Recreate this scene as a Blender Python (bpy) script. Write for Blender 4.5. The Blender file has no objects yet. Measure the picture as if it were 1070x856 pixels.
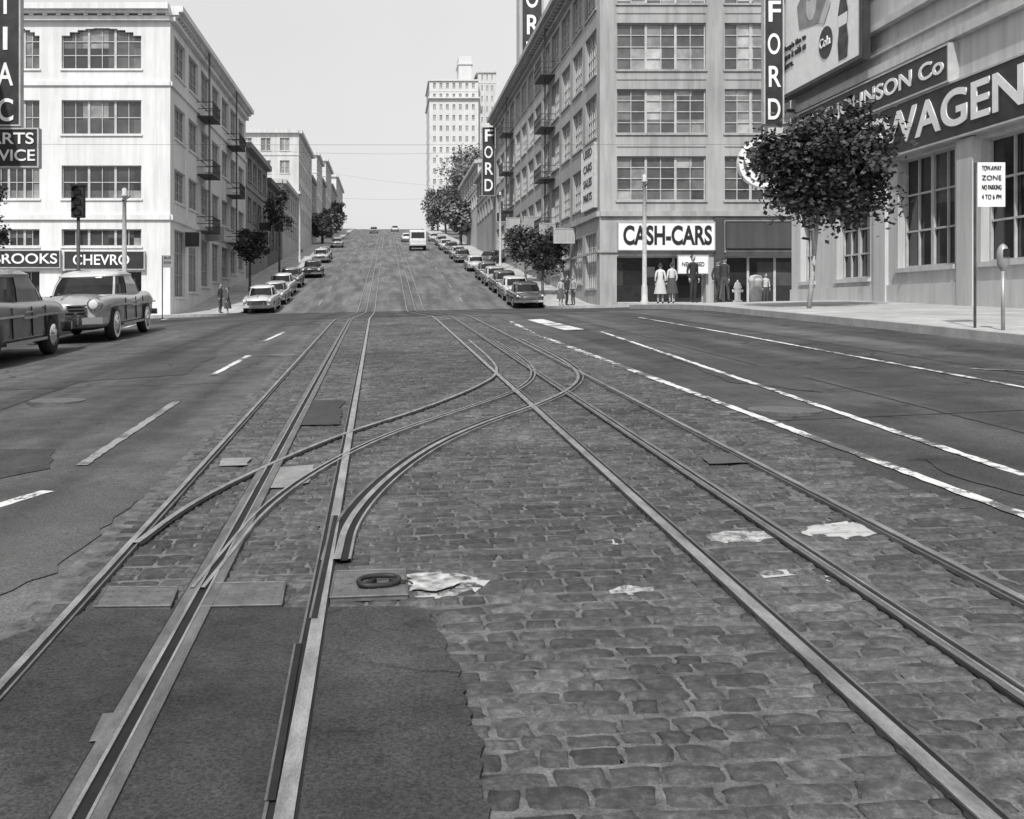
import bpy, bmesh, math, random
import numpy as np
from mathutils import Vector, Matrix
random.seed(7); rng = np.random.default_rng(7)
SC = bpy.context.scene; COL = SC.collection
F, U0, V0, H = 1100.0, 405.0, 322.0, 1.45
# ------------------------------------------------------------------ terrain
_Y = np.arange(-80, 2000, 0.5)
_S = np.interp(_Y, [-80, 30, 36, 62, 68, 284, 302, 2000], [.0336, .0336, .003, .003, .098, .098, 0, 0])
_Z = np.cumsum(_S) * .5; _Z -= np.interp(0, _Y, _Z)
def g(x, y):
    return np.interp(y, _Y, _Z) + np.interp(y, [20, 60, 120, 200], [.035, .022, .022, 0]) * (np.clip(x, -14, 14) + 1)
def pt(u, v):
    """survey sighting -> ground position (X,Y) on the street surface"""
    a = (u - U0) / F; b = (V0 - v) / F
    lo = 1.0; f = lambda Y: H + b * Y - float(g(a * Y, Y))
    hi = lo
    while f(hi) > 0 and hi < 300: lo = hi; hi += .25
    for _ in range(30):
        m = (lo + hi) / 2
        if f(m) > 0: lo = m
        else: hi = m
    return (a * hi, hi)
# ------------------------------------------------------------------ materials
def newmat(name):
    m = bpy.data.materials.new(name); m.use_nodes = True
    nt = m.node_tree; b = nt.nodes['Principled BSDF']; return m, nt, b
def N(nt, t, **k):
    n = nt.nodes.new(t)
    for a, v in k.items():
        if a in n.inputs: n.inputs[a].default_value = v
        else: setattr(n, a, v)
    return n
def gray(v): return (v, v, v, 1)
def ramp(nt, fac, stops, interp='LINEAR'):
    r = nt.nodes.new('ShaderNodeValToRGB'); r.color_ramp.interpolation = interp
    e = r.color_ramp.elements
    e[0].position = stops[0][0]; e[0].color = gray(stops[0][1])
    e[1].position = stops[1][0]; e[1].color = gray(stops[1][1])
    for p, c in stops[2:]:
        x = e.new(p); x.color = gray(c)
    nt.links.new(fac, r.inputs[0]); return r.outputs[0]
def pos(nt, scale=(1, 1, 1), kind='Position'):
    if kind == 'Position': s = nt.nodes.new('ShaderNodeNewGeometry').outputs['Position']
    else: s = nt.nodes.new('ShaderNodeTexCoord').outputs['Object']
    mp = nt.nodes.new('ShaderNodeMapping'); mp.inputs['Scale'].default_value = scale
    nt.links.new(s, mp.inputs[0]); return mp.outputs[0]
def noise(nt, vec, scale, detail=4, rough=.6):
    n = nt.nodes.new('ShaderNodeTexNoise'); n.inputs['Scale'].default_value = scale
    n.inputs['Detail'].default_value = detail; n.inputs['Roughness'].default_value = rough
    nt.links.new(vec, n.inputs['Vector']); return n.outputs['Fac']
def mul(nt, a, b, op='MULTIPLY'):
    m = nt.nodes.new('ShaderNodeMath'); m.operation = op
    for i, x in enumerate((a, b)):
        if isinstance(x, (int, float)): m.inputs[i].default_value = x
        else: nt.links.new(x, m.inputs[i])
    return m.outputs[0]
def bump(nt, b, h, strength, dist=.01):
    n = nt.nodes.new('ShaderNodeBump'); n.inputs['Strength'].default_value = strength
    n.inputs['Distance'].default_value = dist
    nt.links.new(h, n.inputs['Height']); nt.links.new(n.outputs[0], b.inputs['Normal'])
def M(name, c0, c1=None, scale=3, rough=.7, bmp=0, stretch=(1, 1, 1), metal=0, spec=.3, kind='Position', fine=0):
    c1 = c0 if c1 is None else c1
    m, nt, b = newmat(name); v = pos(nt, stretch, kind)
    n = noise(nt, v, scale)
    col = ramp(nt, n, [(.3, c0), (.7, c1)])
    if fine:
        n2 = noise(nt, v, scale * 14, 2)
        col = mul(nt, col, ramp(nt, n2, [(.3, 1 - fine), (.7, 1 + fine)]))
    nt.links.new(col, b.inputs['Base Color'])
    b.inputs['Roughness'].default_value = rough; b.inputs['Metallic'].default_value = metal
    b.inputs['Specular IOR Level'].default_value = spec
    if bmp: bump(nt, b, n, bmp)
    return m
def wallmat(name, c, dirt=.25):
    m, nt, b = newmat(name); v = pos(nt)
    a = ramp(nt, noise(nt, v, .25, 4), [(.3, 1 - dirt * .6), (.7, 1.04)])
    s = ramp(nt, noise(nt, pos(nt, (1.6, 1.6, .12)), 1.5, 4, .7), [(.3, 1 - dirt), (.6, 1.0)])
    col = mul(nt, mul(nt, a, s), c)
    nt.links.new(col, b.inputs['Base Color']); b.inputs['Roughness'].default_value = .9
    b.inputs['Specular IOR Level'].default_value = .2
    return m
def asphalt(name, c, cracks=True, var=.35, grain=1.0, lanes=True):
    m, nt, b = newmat(name); v = pos(nt)
    big = ramp(nt, noise(nt, pos(nt, (.5, .12, 1)), .9, 4, .6), [(.3, 1 - var), (.7, 1 + var)])
    mid = ramp(nt, noise(nt, v, 1.3, 6, .75), [(.32, 1 - var * .9), (.68, 1 + var * .85)])
    fn = noise(nt, v, 75, 2, .8)
    fine = ramp(nt, fn, [(.3, 1 - .5 * grain), (.7, 1 + .5 * grain)])
    col = mul(nt, mul(nt, mul(nt, big, mid), fine), c)
    if lanes: col = mul(nt, col, ramp(nt, noise(nt, pos(nt, (1.1, .015, 1)), 1.3, 2), [(.36, .72), (.64, 1.26)]))
    st = ramp(nt, noise(nt, v, 4.5, 3, .6), [(.27, .55), (.36, 1.)])
    col = mul(nt, col, st)
    if cracks:
        vo = nt.nodes.new('ShaderNodeTexVoronoi'); vo.feature = 'DISTANCE_TO_EDGE'
        vo.inputs['Scale'].default_value = .45
        wv = nt.nodes.new('ShaderNodeVectorMath'); wv.operation = 'ADD'
        nz = nt.nodes.new('ShaderNodeTexNoise'); nz.inputs['Scale'].default_value = 1.2; nz.inputs['Detail'].default_value = 6
        nt.links.new(v, nz.inputs['Vector']); nt.links.new(v, wv.inputs[0]); nt.links.new(nz.outputs['Color'], wv.inputs[1])
        nt.links.new(wv.outputs[0], vo.inputs['Vector'])
        ck = ramp(nt, vo.outputs['Distance'], [(0, .3), (.009, 1)])
        gate = ramp(nt, noise(nt, v, .22, 2), [(.5, 1), (.58, 0)])
        ck2 = nt.nodes.new('ShaderNodeMath'); ck2.operation = 'MAXIMUM'
        nt.links.new(ck, ck2.inputs[0]); nt.links.new(gate, ck2.inputs[1])
        col = mul(nt, col, ck2.outputs[0])
    nt.links.new(col, b.inputs['Base Color']); b.inputs['Roughness'].default_value = .85
    b.inputs['Specular IOR Level'].default_value = .2
    bump(nt, b, fn, .6, .01)
    return m
def paintmat(name, lo=.5, c=.62):
    m, nt, b = newmat(name); v = pos(nt)
    n = mul(nt, noise(nt, v, 9, 6, .8), noise(nt, v, 1.1, 3), 'ADD')
    col = ramp(nt, n, [(lo * 2 - .1, .10), (lo * 2 + .08, c)])
    nt.links.new(col, b.inputs['Base Color']); b.inputs['Roughness'].default_value = .75
    return m
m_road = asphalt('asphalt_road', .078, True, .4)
m_hillroad = asphalt('asphalt_hill', .135, False, .2)  # lighter than the near road, with distance haze mixed into the tone
m_dark = asphalt('asphalt_patch_and_shadow', .05, True, .5, 1.0, False)
m_mid = asphalt('asphalt_patch_mid', .07, True, .25)
m_cross = asphalt('asphalt_intersection', .058, False, .25)
m_joint = M('sett_joint_fill', .045, .17, 9, .95, .5, fine=.35)
m_terr = M('terrain_soil', .12, .2, .05, .95)
m_line = paintmat('road_paint_worn', .51, .6)
m_line2 = paintmat('road_paint_faint', .5, .26)
m_bar = paintmat('crosswalk_paint_remnant', .48, .42)
m_rail = M('rail_steel', .16, .42, 14, .38, 0, (1, .25, 1), .5, .5, fine=.2)
m_slotbar = M('slot_iron', .07, .17, 14, .55, .2, (1, .3, 1), .2, .5, fine=.2)
m_groove = M('groove_black', .010, .022, 5, .9)
m_seam = M('tar_seam', .03, .05, 5, .8)
m_iron = M('iron_plate', .08, .16, 12, .6, .3, (1, 1, 1), .2, .5, fine=.2)
m_conc = M('concrete_patch', .17, .28, 5, .9, .3, fine=.2)
m_spill = M('lime_spill', .09, .6, 14, .95, .2)
def glassmat(name, stops, cell=1.5):
    m, nt, b = newmat(name)
    v = pos(nt, (1 / cell, 1 / cell, 1 / 1.4))
    fl = nt.nodes.new('ShaderNodeVectorMath'); fl.operation = 'FLOOR'; nt.links.new(v, fl.inputs[0])
    wn = nt.nodes.new('ShaderNodeTexWhiteNoise'); nt.links.new(fl.outputs[0], wn.inputs['Vector'])
    c = ramp(nt, wn.outputs['Value'], stops)
    c = mul(nt, c, ramp(nt, noise(nt, pos(nt), 1.5, 3), [(.3, .7), (.7, 1.3)]))
    nt.links.new(c, b.inputs['Base Color'])
    b.inputs['Roughness'].default_value = .12; b.inputs['Specular IOR Level'].default_value = .8
    return m
m_glass = glassmat('window_glass', [(0, .025), (.5, .06), (.8, .12), (1, .28)])
m_glass_far = glassmat('window_glass_far', [(0, .14), (.5, .2), (.8, .26), (1, .35)])  # paler, low-contrast panes: distance haze painted into the glass colour
m_glass_lt = glassmat('window_glass_sash', [(0, .05), (.45, .10), (.75, .2), (1, .42)], .9)
m_shop = glassmat('shop_glass', [(0, .012), (.6, .03), (1, .08)], 2)
m_frame = M('window_frame_paint', .35, .5, 3)
m_white = M('sign_white', .72, .84, 5, .6)
m_black = M('sign_black', .015, .03, 5, .5)
m_signd = M('sign_dark_enamel', .025, .05, 2, .45)
m_pole = M('pole_paint', .4, .55, 6, .6)
m_poled = M('pole_dark', .04, .08, 6, .6)
m_bark = M('bark', .07, .13, 20, .9, .5)
m_barkl = M('bark_pale', .25, .42, 20, .9, .5)
m_curb = M('curb_stone', .28, .42, 3, .9, .2, fine=.15)
def sidewalkmat():
    m, nt, b = newmat('sidewalk_concrete'); v = pos(nt)
    br = nt.nodes.new('ShaderNodeTexBrick'); br.offset = 0
    br.inputs['Scale'].default_value = 1; br.inputs['Brick Width'].default_value = 1.2; br.inputs['Row Height'].default_value = 1.2
    br.inputs['Mortar Size'].default_value = .012; br.inputs['Color1'].default_value = gray(.40); br.inputs['Color2'].default_value = gray(.5)
    br.inputs['Mortar'].default_value = gray(.2); nt.links.new(v, br.inputs['Vector'])
    c = mul(nt, br.outputs['Color'], ramp(nt, noise(nt, v, 1.2, 6, .7), [(.3, .66), (.7, 1.12)]))
    nt.links.new(c, b.inputs['Base Color']); b.inputs['Roughness'].default_value = .9
    return m
m_side = sidewalkmat()
def leafmat(name, a, c):
    m, nt, b = newmat(name)
    col = ramp(nt, noise(nt, pos(nt), 2.2, 3, .7), [(.3, a), (.7, c)])
    at = nt.nodes.new('ShaderNodeAttribute'); at.attribute_name = 'tone'
    col = mul(nt, col, at.outputs['Fac'])
    nt.links.new(col, b.inputs['Base Color']); b.inputs['Roughness'].default_value = .6
    b.inputs['Specular IOR Level'].default_value = .3
    return m
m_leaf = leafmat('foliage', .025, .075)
m_leaf_far = leafmat('foliage_far', .10, .2)  # leaf colour lightened to stand in for distance haze
# ------------------------------------------------------------------ mesh helpers
def empty(name, loc=(0, 0, 0)):
    e = bpy.data.objects.new(name, None); e.empty_display_size = .2; COL.objects.link(e); e.location = loc
    bpy.context.view_layer.update(); return e
def link(name, me, parent=None, mats=()):
    o = bpy.data.objects.new(name, me); COL.objects.link(o)
    for m in mats: me.materials.append(m)
    if parent:
        o.parent = parent; o.matrix_parent_inverse = parent.matrix_world.inverted()
    return o
class MB:
    def __init__(s): s.v = []; s.f = []
    def quad(s, *p):
        n = len(s.v); s.v += [tuple(map(float, q)) for q in p]; s.f.append(tuple(range(n, n + len(p))))
    def hexa(s, p):
        n = len(s.v); s.v += [tuple(map(float, q)) for q in p]
        for f in ((0, 3, 2, 1), (4, 5, 6, 7), (0, 1, 5, 4), (1, 2, 6, 5), (2, 3, 7, 6), (3, 0, 4, 7)):
            s.f.append(tuple(n + i for i in f))
    def box(s, x0, x1, y0, y1, z0, z1):
        s.hexa([(x0, y0, z0), (x1, y0, z0), (x1, y1, z0), (x0, y1, z0), (x0, y0, z1), (x1, y0, z1), (x1, y1, z1), (x0, y1, z1)])
    def cyl(s, p0, p1, r0, r1, n=12, caps=True):
        p0 = Vector(p0); p1 = Vector(p1); d = (p1 - p0).normalized()
        a = d.orthogonal().normalized(); b = d.cross(a); k = len(s.v)
        for p, r in ((p0, r0), (p1, r1)):
            for i in range(n):
                t = 2 * math.pi * i / n; s.v.append(tuple(p + a * math.cos(t) * r + b * math.sin(t) * r))
        for i in range(n): s.f.append((k + i, k + (i + 1) % n, k + n + (i + 1) % n, k + n + i))
        if caps: s.f.append(tuple(k + i for i in range(n))[::-1]); s.f.append(tuple(k + n + i for i in range(n)))
    def tube(s, pts, r, n=8):
        """closed ring tube"""
        k = len(s.v); m = len(pts)
        for i, p in enumerate(pts):
            d = (pts[(i + 1) % m] - pts[i - 1]).normalized(); b = Vector((0, 0, 1)); a = d.cross(b).normalized(); b = a.cross(d)
            for j in range(n): t = 2 * math.pi * j / n; s.v.append(tuple(p + a * math.cos(t) * r + b * math.sin(t) * r))
        for i in range(m):
            for j in range(n): s.f.append((k + i * n + j, k + i * n + (j + 1) % n, k + ((i + 1) % m) * n + (j + 1) % n, k + ((i + 1) % m) * n + j))
    def lathe(s, c, prof, n=16):
        k = len(s.v)
        for r, z in prof:
            for i in range(n):
                t = 2 * math.pi * i / n; s.v.append((c[0] + r * math.cos(t), c[1] + r * math.sin(t), c[2] + z))
        for j in range(len(prof) - 1):
            for i in range(n): s.f.append((k + j * n + i, k + j * n + (i + 1) % n, k + (j + 1) * n + (i + 1) % n, k + (j + 1) * n + i))
    def build(s, name, mat, parent=None, smooth=False):
        if not s.v: return None
        me = bpy.data.meshes.new(name); me.from_pydata(s.v, [], s.f); me.update()
        if smooth: me.polygons.foreach_set('use_smooth', [True] * len(me.polygons))
        return link(name, me, parent, [mat])
def sheet(name, xs, ys, off, mat, parent=None):
    xs = np.array(xs, float); ys = np.array(ys, float)
    X, Yy = np.meshgrid(xs, ys); Zz = g(X, Yy) + off
    v = np.stack([X, Yy, Zz], -1).reshape(-1, 3).tolist(); w = len(xs)
    f = [(j * w + i, j * w + i + 1, (j + 1) * w + i + 1, (j + 1) * w + i) for j in range(len(ys) - 1) for i in range(w - 1)]
    me = bpy.data.meshes.new(name); me.from_pydata(v, [], f); me.update()
    return link(name, me, parent, [mat])
def resample(p, step=.4):
    out = [p[0]]
    for a, b in zip(p[:-1], p[1:]):
        L = math.dist(a, b); n = max(1, int(math.ceil(L / step)))
        for i in range(1, n + 1): out.append((a[0] + (b[0] - a[0]) * i / n, a[1] + (b[1] - a[1]) * i / n))
    return out
def smoothpath(p, it=3):
    for _ in range(it):
        q = [p[0]]
        for a, b in zip(p[:-1], p[1:]):
            q.append((a[0] * .75 + b[0] * .25, a[1] * .75 + b[1] * .25)); q.append((a[0] * .25 + b[0] * .75, a[1] * .25 + b[1] * .75))
        q.append(p[-1]); p = q
    return p
LIFT = .007
def strip(mb, path, o0, o1, z, thick=0, jit=0, step=.4):
    if z > .015: z += LIFT
    path = resample(path, step); n = len(path); L = []; R = []
    for i, p in enumerate(path):
        a = path[max(0, i - 1)]; b = path[min(n - 1, i + 1)]
        d = Vector((b[0] - a[0], b[1] - a[1])).normalized(); s = Vector((d.y, -d.x))
        j0 = random.uniform(-jit, jit); j1 = random.uniform(-jit, jit)
        for arr, o in ((L, o0 + j0), (R, o1 + j1)):
            x = p[0] + s.x * o; y = p[1] + s.y * o; arr.append((x, y, float(g(x, y)) + z))
    for i in range(n - 1):
        mb.quad(L[i], R[i], R[i + 1], L[i + 1])
        if thick:
            dn = lambda q: (q[0], q[1], q[2] - thick)
            mb.quad(L[i], L[i + 1], dn(L[i + 1]), dn(L[i])); mb.quad(R[i], R[i + 1], dn(R[i + 1]), dn(R[i]))
def patch(name, poly, off, mat, rag=.03, parent=None, step=.12):
    if off > .015: off += LIFT
    p = resample(poly + [poly[0]], step)[:-1]
    q = []; w1 = 0; w2 = 0
    for (x, y) in p:
        w1 = w1 * .7 + random.uniform(-rag, rag); w2 = w2 * .7 + random.uniform(-rag, rag)
        q.append((x + w1, y + w2 * .6))
    bm = bmesh.new(); vs = [bm.verts.new((x, y, float(g(x, y)) + off)) for x, y in q]
    es = [bm.edges.new((vs[i], vs[(i + 1) % len(vs)])) for i in range(len(vs))]
    bmesh.ops.triangle_fill(bm, use_beauty=True, edges=es)
    me = bpy.data.meshes.new(name); bm.to_mesh(me); bm.free()
    return link(name, me, parent, [mat])
def inpoly(x, y, poly):
    r = np.zeros(x.shape, bool); n = len(poly)
    for i in range(n):
        x0, y0 = poly[i]; x1, y1 = poly[(i + 1) % n]
        c = ((y0 > y) != (y1 > y)) & (x < (x1 - x0) * (y - y0) / (y1 - y0 + 1e-12) + x0); r ^= c
    return r
def text(parent, s, loc, w, h, rot, mat, name='lettering', bold=.012):
    cu = bpy.data.curves.new(name, 'FONT'); cu.body = s; cu.align_x = 'CENTER'; cu.align_y = 'CENTER'
    cu.extrude = .012; cu.offset = bold; cu.size = 1
    o = bpy.data.objects.new(name, cu); COL.objects.link(o); cu.materials.append(mat)
    bpy.context.view_layer.update(); d = o.dimensions
    o.scale = (w / max(d.x, .01), h / max(d.y, .01), 1); o.location = loc
    o.rotation_euler = [math.radians(a) for a in rot]
    o.parent = parent; o.matrix_parent_inverse = parent.matrix_world.inverted(); return o
FS, FW, FE = (90, 0, 0), (90, 0, -90), (90, 0, 90)
# ------------------------------------------------------------------ ground, road
yl = list(np.arange(-20, 75, .5)) + list(np.arange(75, 284, 2)) + list(np.arange(284, 306, 1)) + [350, 420]
sheet('terrain', [-2000, -600, -200, -60, -14, 0, 14, 60, 200, 600, 2000], [-80] + yl + [700, 1900], -.06, m_terr)
sheet('road', [-300, -120, -40, -20, -14, -9, -4, -1.2, 1.2, 4, 9, 14, 20, 40, 120, 300], [y for y in yl if y <= 34], 0, m_road)
sheet('cross_street', [-300, -120, -40, -20, -14, -9, -4, -1.2, 1.2, 4, 9, 14, 20, 40, 120, 300], [y for y in yl if 34 <= y <= 64], 0, m_cross)
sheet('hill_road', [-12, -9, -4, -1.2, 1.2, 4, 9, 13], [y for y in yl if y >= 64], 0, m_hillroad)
A = [pt(345, 340), pt(0, 725), ]; C = [pt(385, 340), pt(300, 845)]
B = [pt(363, 340), pt(92, 850)]
def extend(p, y0, y1):
    (xa, ya), (xb, yb) = p[0], p[-1]; k = (xb - xa) / (yb - ya)
    return [(xa + k * (y0 - ya), y0), (xa + k * (y1 - ya), y1)]
D = [(1.42, 28), (1.47, 3)]; E = [(1.96, 28), (2.0, 3)]; Fp = [(2.5, 28), (2.53, 3)]
Y0 = -3
near = {k: extend(p, Y0, 34) for k, p in dict(A=A, B=B, C=C, D=D, E=E, F=Fp).items()}
hx = dict(A=-1.85, B=-1.32, C=-.79, D=1.2, E=1.73, F=2.26)
trk = empty('cable_car_track')
rail, bar, gro, faint = MB(), MB(), MB(), MB()
for k in 'ACDF':
    s = 1 if k in 'AD' else -1; P_ = near[k]; q = lambda a, b_: (min(s * a, s * b_), max(s * a, s * b_))
    w_ = .026 if k in 'CD' else .017
    strip(rail, P_, -w_, w_, .026, .03)
    strip(gro, P_, *q(w_, w_ + .02), .019)
    strip(bar, P_, *q(w_ + .02, w_ + .03), .024, .02)
    strip(gro, P_, *q(-w_, -w_ - .008), .0192)
for k in 'BE':
    P_ = near[k]; W_ = .045 if k == 'B' else .022; G_ = .019 if k == 'B' else .012
    strip(gro, P_, -G_, G_, .0185); strip(rail, P_, -G_ - .012, -G_, .0265, .01); strip(rail, P_, G_, G_ + .009, .0265, .01)
    strip(bar, P_, -G_ - .012 - W_, -G_ - .012, .024, .02); strip(bar, P_, G_ + .009, G_ + .009 + W_, .024, .02)
    strip(gro, P_, -G_ - .02 - W_, -G_ - .012 - W_, .0188)
for k in near:
    f2 = [near[k][1], (near[k][1][0] * .75 + hx[k] * .25, 42), (hx[k], 64), (hx[k], 300)]
    strip(faint, f2, -.022, .022, .01, 0, 0, .5)
    strip(gro, f2, .022, .045, .009, 0, 0, .5)
c1 = smoothpath([pt(*q) for q in [(142, 574), (200, 530), (280, 490), (360, 456), (440, 431), (497, 408), (523, 392), (512, 376), (490, 357)]])
c2 = smoothpath([pt(*q) for q in [(206, 622), (232, 590), (275, 535), (335, 492), (405, 457), (480, 432), (545, 410), (561, 392), (545, 375), (515, 357)]])
c3 = smoothpath([pt(*q) for q in [(352, 592), (362, 550), (402, 505), (450, 470), (505, 445), (562, 426), (599, 408), (607, 393), (585, 376), (545, 356)]])
strip(rail, c1, -.018, .018, .029, .03); strip(gro, c1, .018, .034, .020)
strip(gro, c2, -.015, .015, .021); strip(rail, c2, -.032, -.015, .0285, .03); strip(rail, c2, .015, .034, .0285, .03)
h3 = c3[:len(c3) * 55 // 100]
strip(rail, c3, -.018, .018, .030, .03); strip(gro, c3, .018, .055, .0215); strip(rail, c3, .055, .068, .029, .03)
strip(gro, h3, -.06, -.018, .0216); strip(bar, h3, -.08, -.06, .027, .03)
strip(gro, [pt(345, 545), pt(320, 655)], -.045, -.02, .0275); strip(bar, [pt(341, 545), pt(315, 655)], -.05, -.03, .0272)
strip(gro, [pt(312, 682), pt(283, 850)], -.012, .010, .0275); strip(bar, [pt(307, 682), pt(276, 850)], -.02, .0, .0272)
strip(bar, [pt(114, 755), pt(100, 785)], -.03, .02, .0235)
rail.build('rails', m_rail, trk); bar.build('slot_bars', m_slotbar, trk); gro.build('flangeways', m_groove, trk); faint.build('hill_rails', m_rail, trk)
# setts ---------------------------------------------------------------
XL = lambda y: np.interp(y, [Y0, 34], [near['A'][0][0] - .2, near['A'][1][0] - .3])
bed = MB()
for i in range(72):
    y0 = -2 + i * .5; y1 = y0 + .5
    for (xa, xb) in ((None, .2), (.2, 3.15)):
        a0 = XL(y0) if xa is None else xa; a1 = XL(y1) if xa is None else xa
        bed.quad((a0, y0, g(a0, y0) + .004), (xb, y0, g(xb, y0) + .004), (xb, y1, g(xb, y1) + .004), (a1, y1, g(a1, y1) + .004))
bed.build('track_bed', m_joint)
cx, cy, hw, hh, rr = [], [], [], [], []
y = 1.2
while y < 33.8:
    ph = random.uniform(.088, .122); x = float(XL(y)) + random.uniform(0, .15) + .03; yc_ = y + ph / 2; wob = random.uniform(0, 6); ws = random.uniform(.85, 1.1)
    while x < 3.12 + random.uniform(-.08, .02):
        w = random.choice([.11, .14, .16, .18, .2, .23]) * random.uniform(.88, 1.12) * ws
        gap = random.uniform(.006, .02)
        cx.append(x + w / 2); cy.append(yc_ + .016 * math.sin(x * 1.7 + wob) + random.uniform(-.004, .004)); hw.append((w - gap) / 2); hh.append((ph - random.uniform(.006, .022)) / 2)
        rr.append(random.random()); x += w
    y += ph
cx, cy, hw, hh, rr = map(np.array, (cx, cy, hw, hh, rr)); n = len(cx)
su = np.array([-1, -.86, -.35, .35, .86, 1.]); sv = np.array([-1, -.72, 0, .72, 1.]); K = 30
S, T = np.meshgrid(su, sv); S = S.ravel(); T = T.ravel()
inn = (np.abs(S) < .99) & (np.abs(T) < .99); prof = np.where(inn, (1 - .35 * np.abs(S) ** 3) * (1 - .4 * np.abs(T) ** 2), 0.) * .0155
crn = (np.abs(S) > .99) & (np.abs(T) > .99)
Sx = np.where(crn, S * .84, S); Tx = np.where(crn, T * .78, T)
th = rng.normal(0, .045, n); skew = rng.normal(0, .1, n)
jx = rng.normal(0, .0045, (n, K)); jy = rng.normal(0, .0045, (n, K))
lx = hw[:, None] * Sx + jx + skew[:, None] * hh[:, None] * Tx; ly = hh[:, None] * Tx + jy
px = cx[:, None] + lx * np.cos(th)[:, None] - ly * np.sin(th)[:, None]; py = cy[:, None] + lx * np.sin(th)[:, None] + ly * np.cos(th)[:, None]
hz = .0025 + prof * rng.uniform(.6, 1.0, (n, 1)) + np.where(inn, rng.normal(0, .0012, (n, K)), 0) + np.where(inn, S * rng.normal(0, .0015, (n, 1)) + T * rng.normal(0, .0015, (n, 1)), 0)
pz = g(px, py) + np.minimum(hz, .0205)
V = np.stack([px, py, pz], -1).reshape(-1, 3)
fb = np.array([(j * 6 + i, j * 6 + i + 1, (j + 1) * 6 + i + 1, (j + 1) * 6 + i) for j in range(4) for i in range(5)])
FF = (fb[None] + (np.arange(n) * K)[:, None, None]).reshape(-1, 4)
me = bpy.data.meshes.new('cobblestones'); me.from_pydata(V.tolist(), [], FF.tolist()); me.update()
me.polygons.foreach_set('use_smooth', [True] * len(me.polygons))
tone = np.repeat(.68 + .7 * rr ** 1.2, K)
tone[inpoly(V[:, 0], V[:, 1], [pt(*q) for q in ((390, 366), (500, 373), (511, 392), (470, 405), (462, 418), (384, 424))])] *= .75
tone[inpoly(V[:, 0], V[:, 1], [pt(*q) for q in ((440, 470), (600, 470), (660, 560), (540, 590), (400, 590))])] *= .82
paint = np.zeros(len(V))
PP = (([(738, 560), (765, 556), (818, 557), (822, 565), (770, 570), (742, 568)], .93), ([(835, 553), (880, 547), (925, 549), (928, 559), (880, 565), (838, 561)], 1),
      ([(788, 598), (838, 596), (840, 602), (800, 606)], .85), ([(634, 617), (655, 613), (684, 615), (682, 622), (640, 623)], .9), ([(860, 603), (880, 606), (878, 611), (862, 609)], .8),
      ([(902, 629), (920, 628), (921, 633), (904, 634)], .85),
      ([(424, 603), (470, 599), (512, 608), (498, 620), (450, 629), (424, 624)], .88), ([(630, 566), (646, 567), (646, 571), (632, 570)], 1))
pr = empty('asphalt_patches')
for poly, k in PP:
    P = [pt(*q) for q in poly]; paint[inpoly(V[:, 0], V[:, 1], P)] = k
    patch('paint_remnant', P, .0075, m_bar, .008, pr, .05)
at = me.attributes.new('tone', 'FLOAT', 'POINT'); at.data.foreach_set('value', tone.astype(np.float32))
at = me.attributes.new('paint', 'FLOAT', 'POINT'); at.data.foreach_set('value', paint.astype(np.float32))
ms, nt, b = newmat('basalt_sett'); v = pos(nt)
ta = N(nt, 'ShaderNodeAttribute', attribute_name='tone').outputs['Fac']; pa = N(nt, 'ShaderNodeAttribute', attribute_name='paint').outputs['Fac']
n1 = noise(nt, v, 22, 6, .8)
c = mul(nt, ta, ramp(nt, n1, [(.32, .034), (.5, .07), (.68, .15)]))
c = mul(nt, c, ramp(nt, noise(nt, v, .8, 5, .65), [(.3, .52), (.7, 1.45)]))
c = mul(nt, c, ramp(nt, noise(nt, v, 3.1, 3, .6), [(.28, .6), (.4, 1.)]))
pn = ramp(nt, mul(nt, mul(nt, mul(nt, n1, pa), pa), pa), [(.28, 0), (.45, 1)])
mx = nt.nodes.new('ShaderNodeMix'); mx.data_type = 'RGBA'
nt.links.new(pn, mx.inputs[0]); nt.links.new(c, mx.inputs[6]); mx.inputs[7].default_value = gray(.45)
nt.links.new(mx.outputs[2], b.inputs['Base Color']); b.inputs['Roughness'].default_value = .55; b.inputs['Specular IOR Level'].default_value = .4
bump(nt, b, n1, .9, .012)
link('cobblestones', me, None, [ms])
# patches over the setts ------------------------------------------------
def pp(*q): return [pt(*a) for a in q]
patch('patch', pp((-60, 690), (8, 672), (95, 643), (190, 641), (318, 640), (425, 638), (452, 645), (458, 665), (474, 690), (484, 720), (492, 760), (506, 800), (516, 850), (500, 960), (-300, 960)), .016, m_dark, .013, pr, .03)
patch('patch', pp((735, 478), (775, 477), (785, 487), (742, 488)), .016, m_mid, .02, pr)
patch('patch', pp((322, 420), (362, 421), (352, 446), (309, 447)), .016, m_mid, .03, pr)
patch('patch', pp((-10, 470), (62, 470), (45, 490), (0, 502), (-40, 500)), .006, m_dark, .05, pr, .2)  # cast shadow on the road, painted as a dark asphalt sheet
patch('patch', pp((-60, 540), (120, 500), (150, 520), (60, 600), (-100, 660)), .0062, m_mid, .04, pr, .15)
patch('patch', pp((700, 372), (820, 385), (860, 410), (760, 400)), .006, m_mid, .05, pr, .2)
patch('patch', pp((960, 480), (1100, 500), (1100, 530), (990, 500)), .006, m_mid, .04, pr, .2)
patch('patch', pp((150, 372), (230, 365), (190, 392), (80, 400)), .006, m_mid, .06, pr, .2)
patch('concrete', pp((283, 492), (330, 489), (322, 508), (300, 513), (272, 514)), .0165, m_conc, .015, pr)
patch('concrete', pp((232, 482), (262, 481), (258, 489), (226, 490)), .0165, m_conc, .015, pr)
patch('spill', pp((426, 606), (446, 603), (470, 606), (480, 614), (452, 624), (427, 622)), .017, m_spill, .015, pr, .03)
sm = MB()
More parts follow.
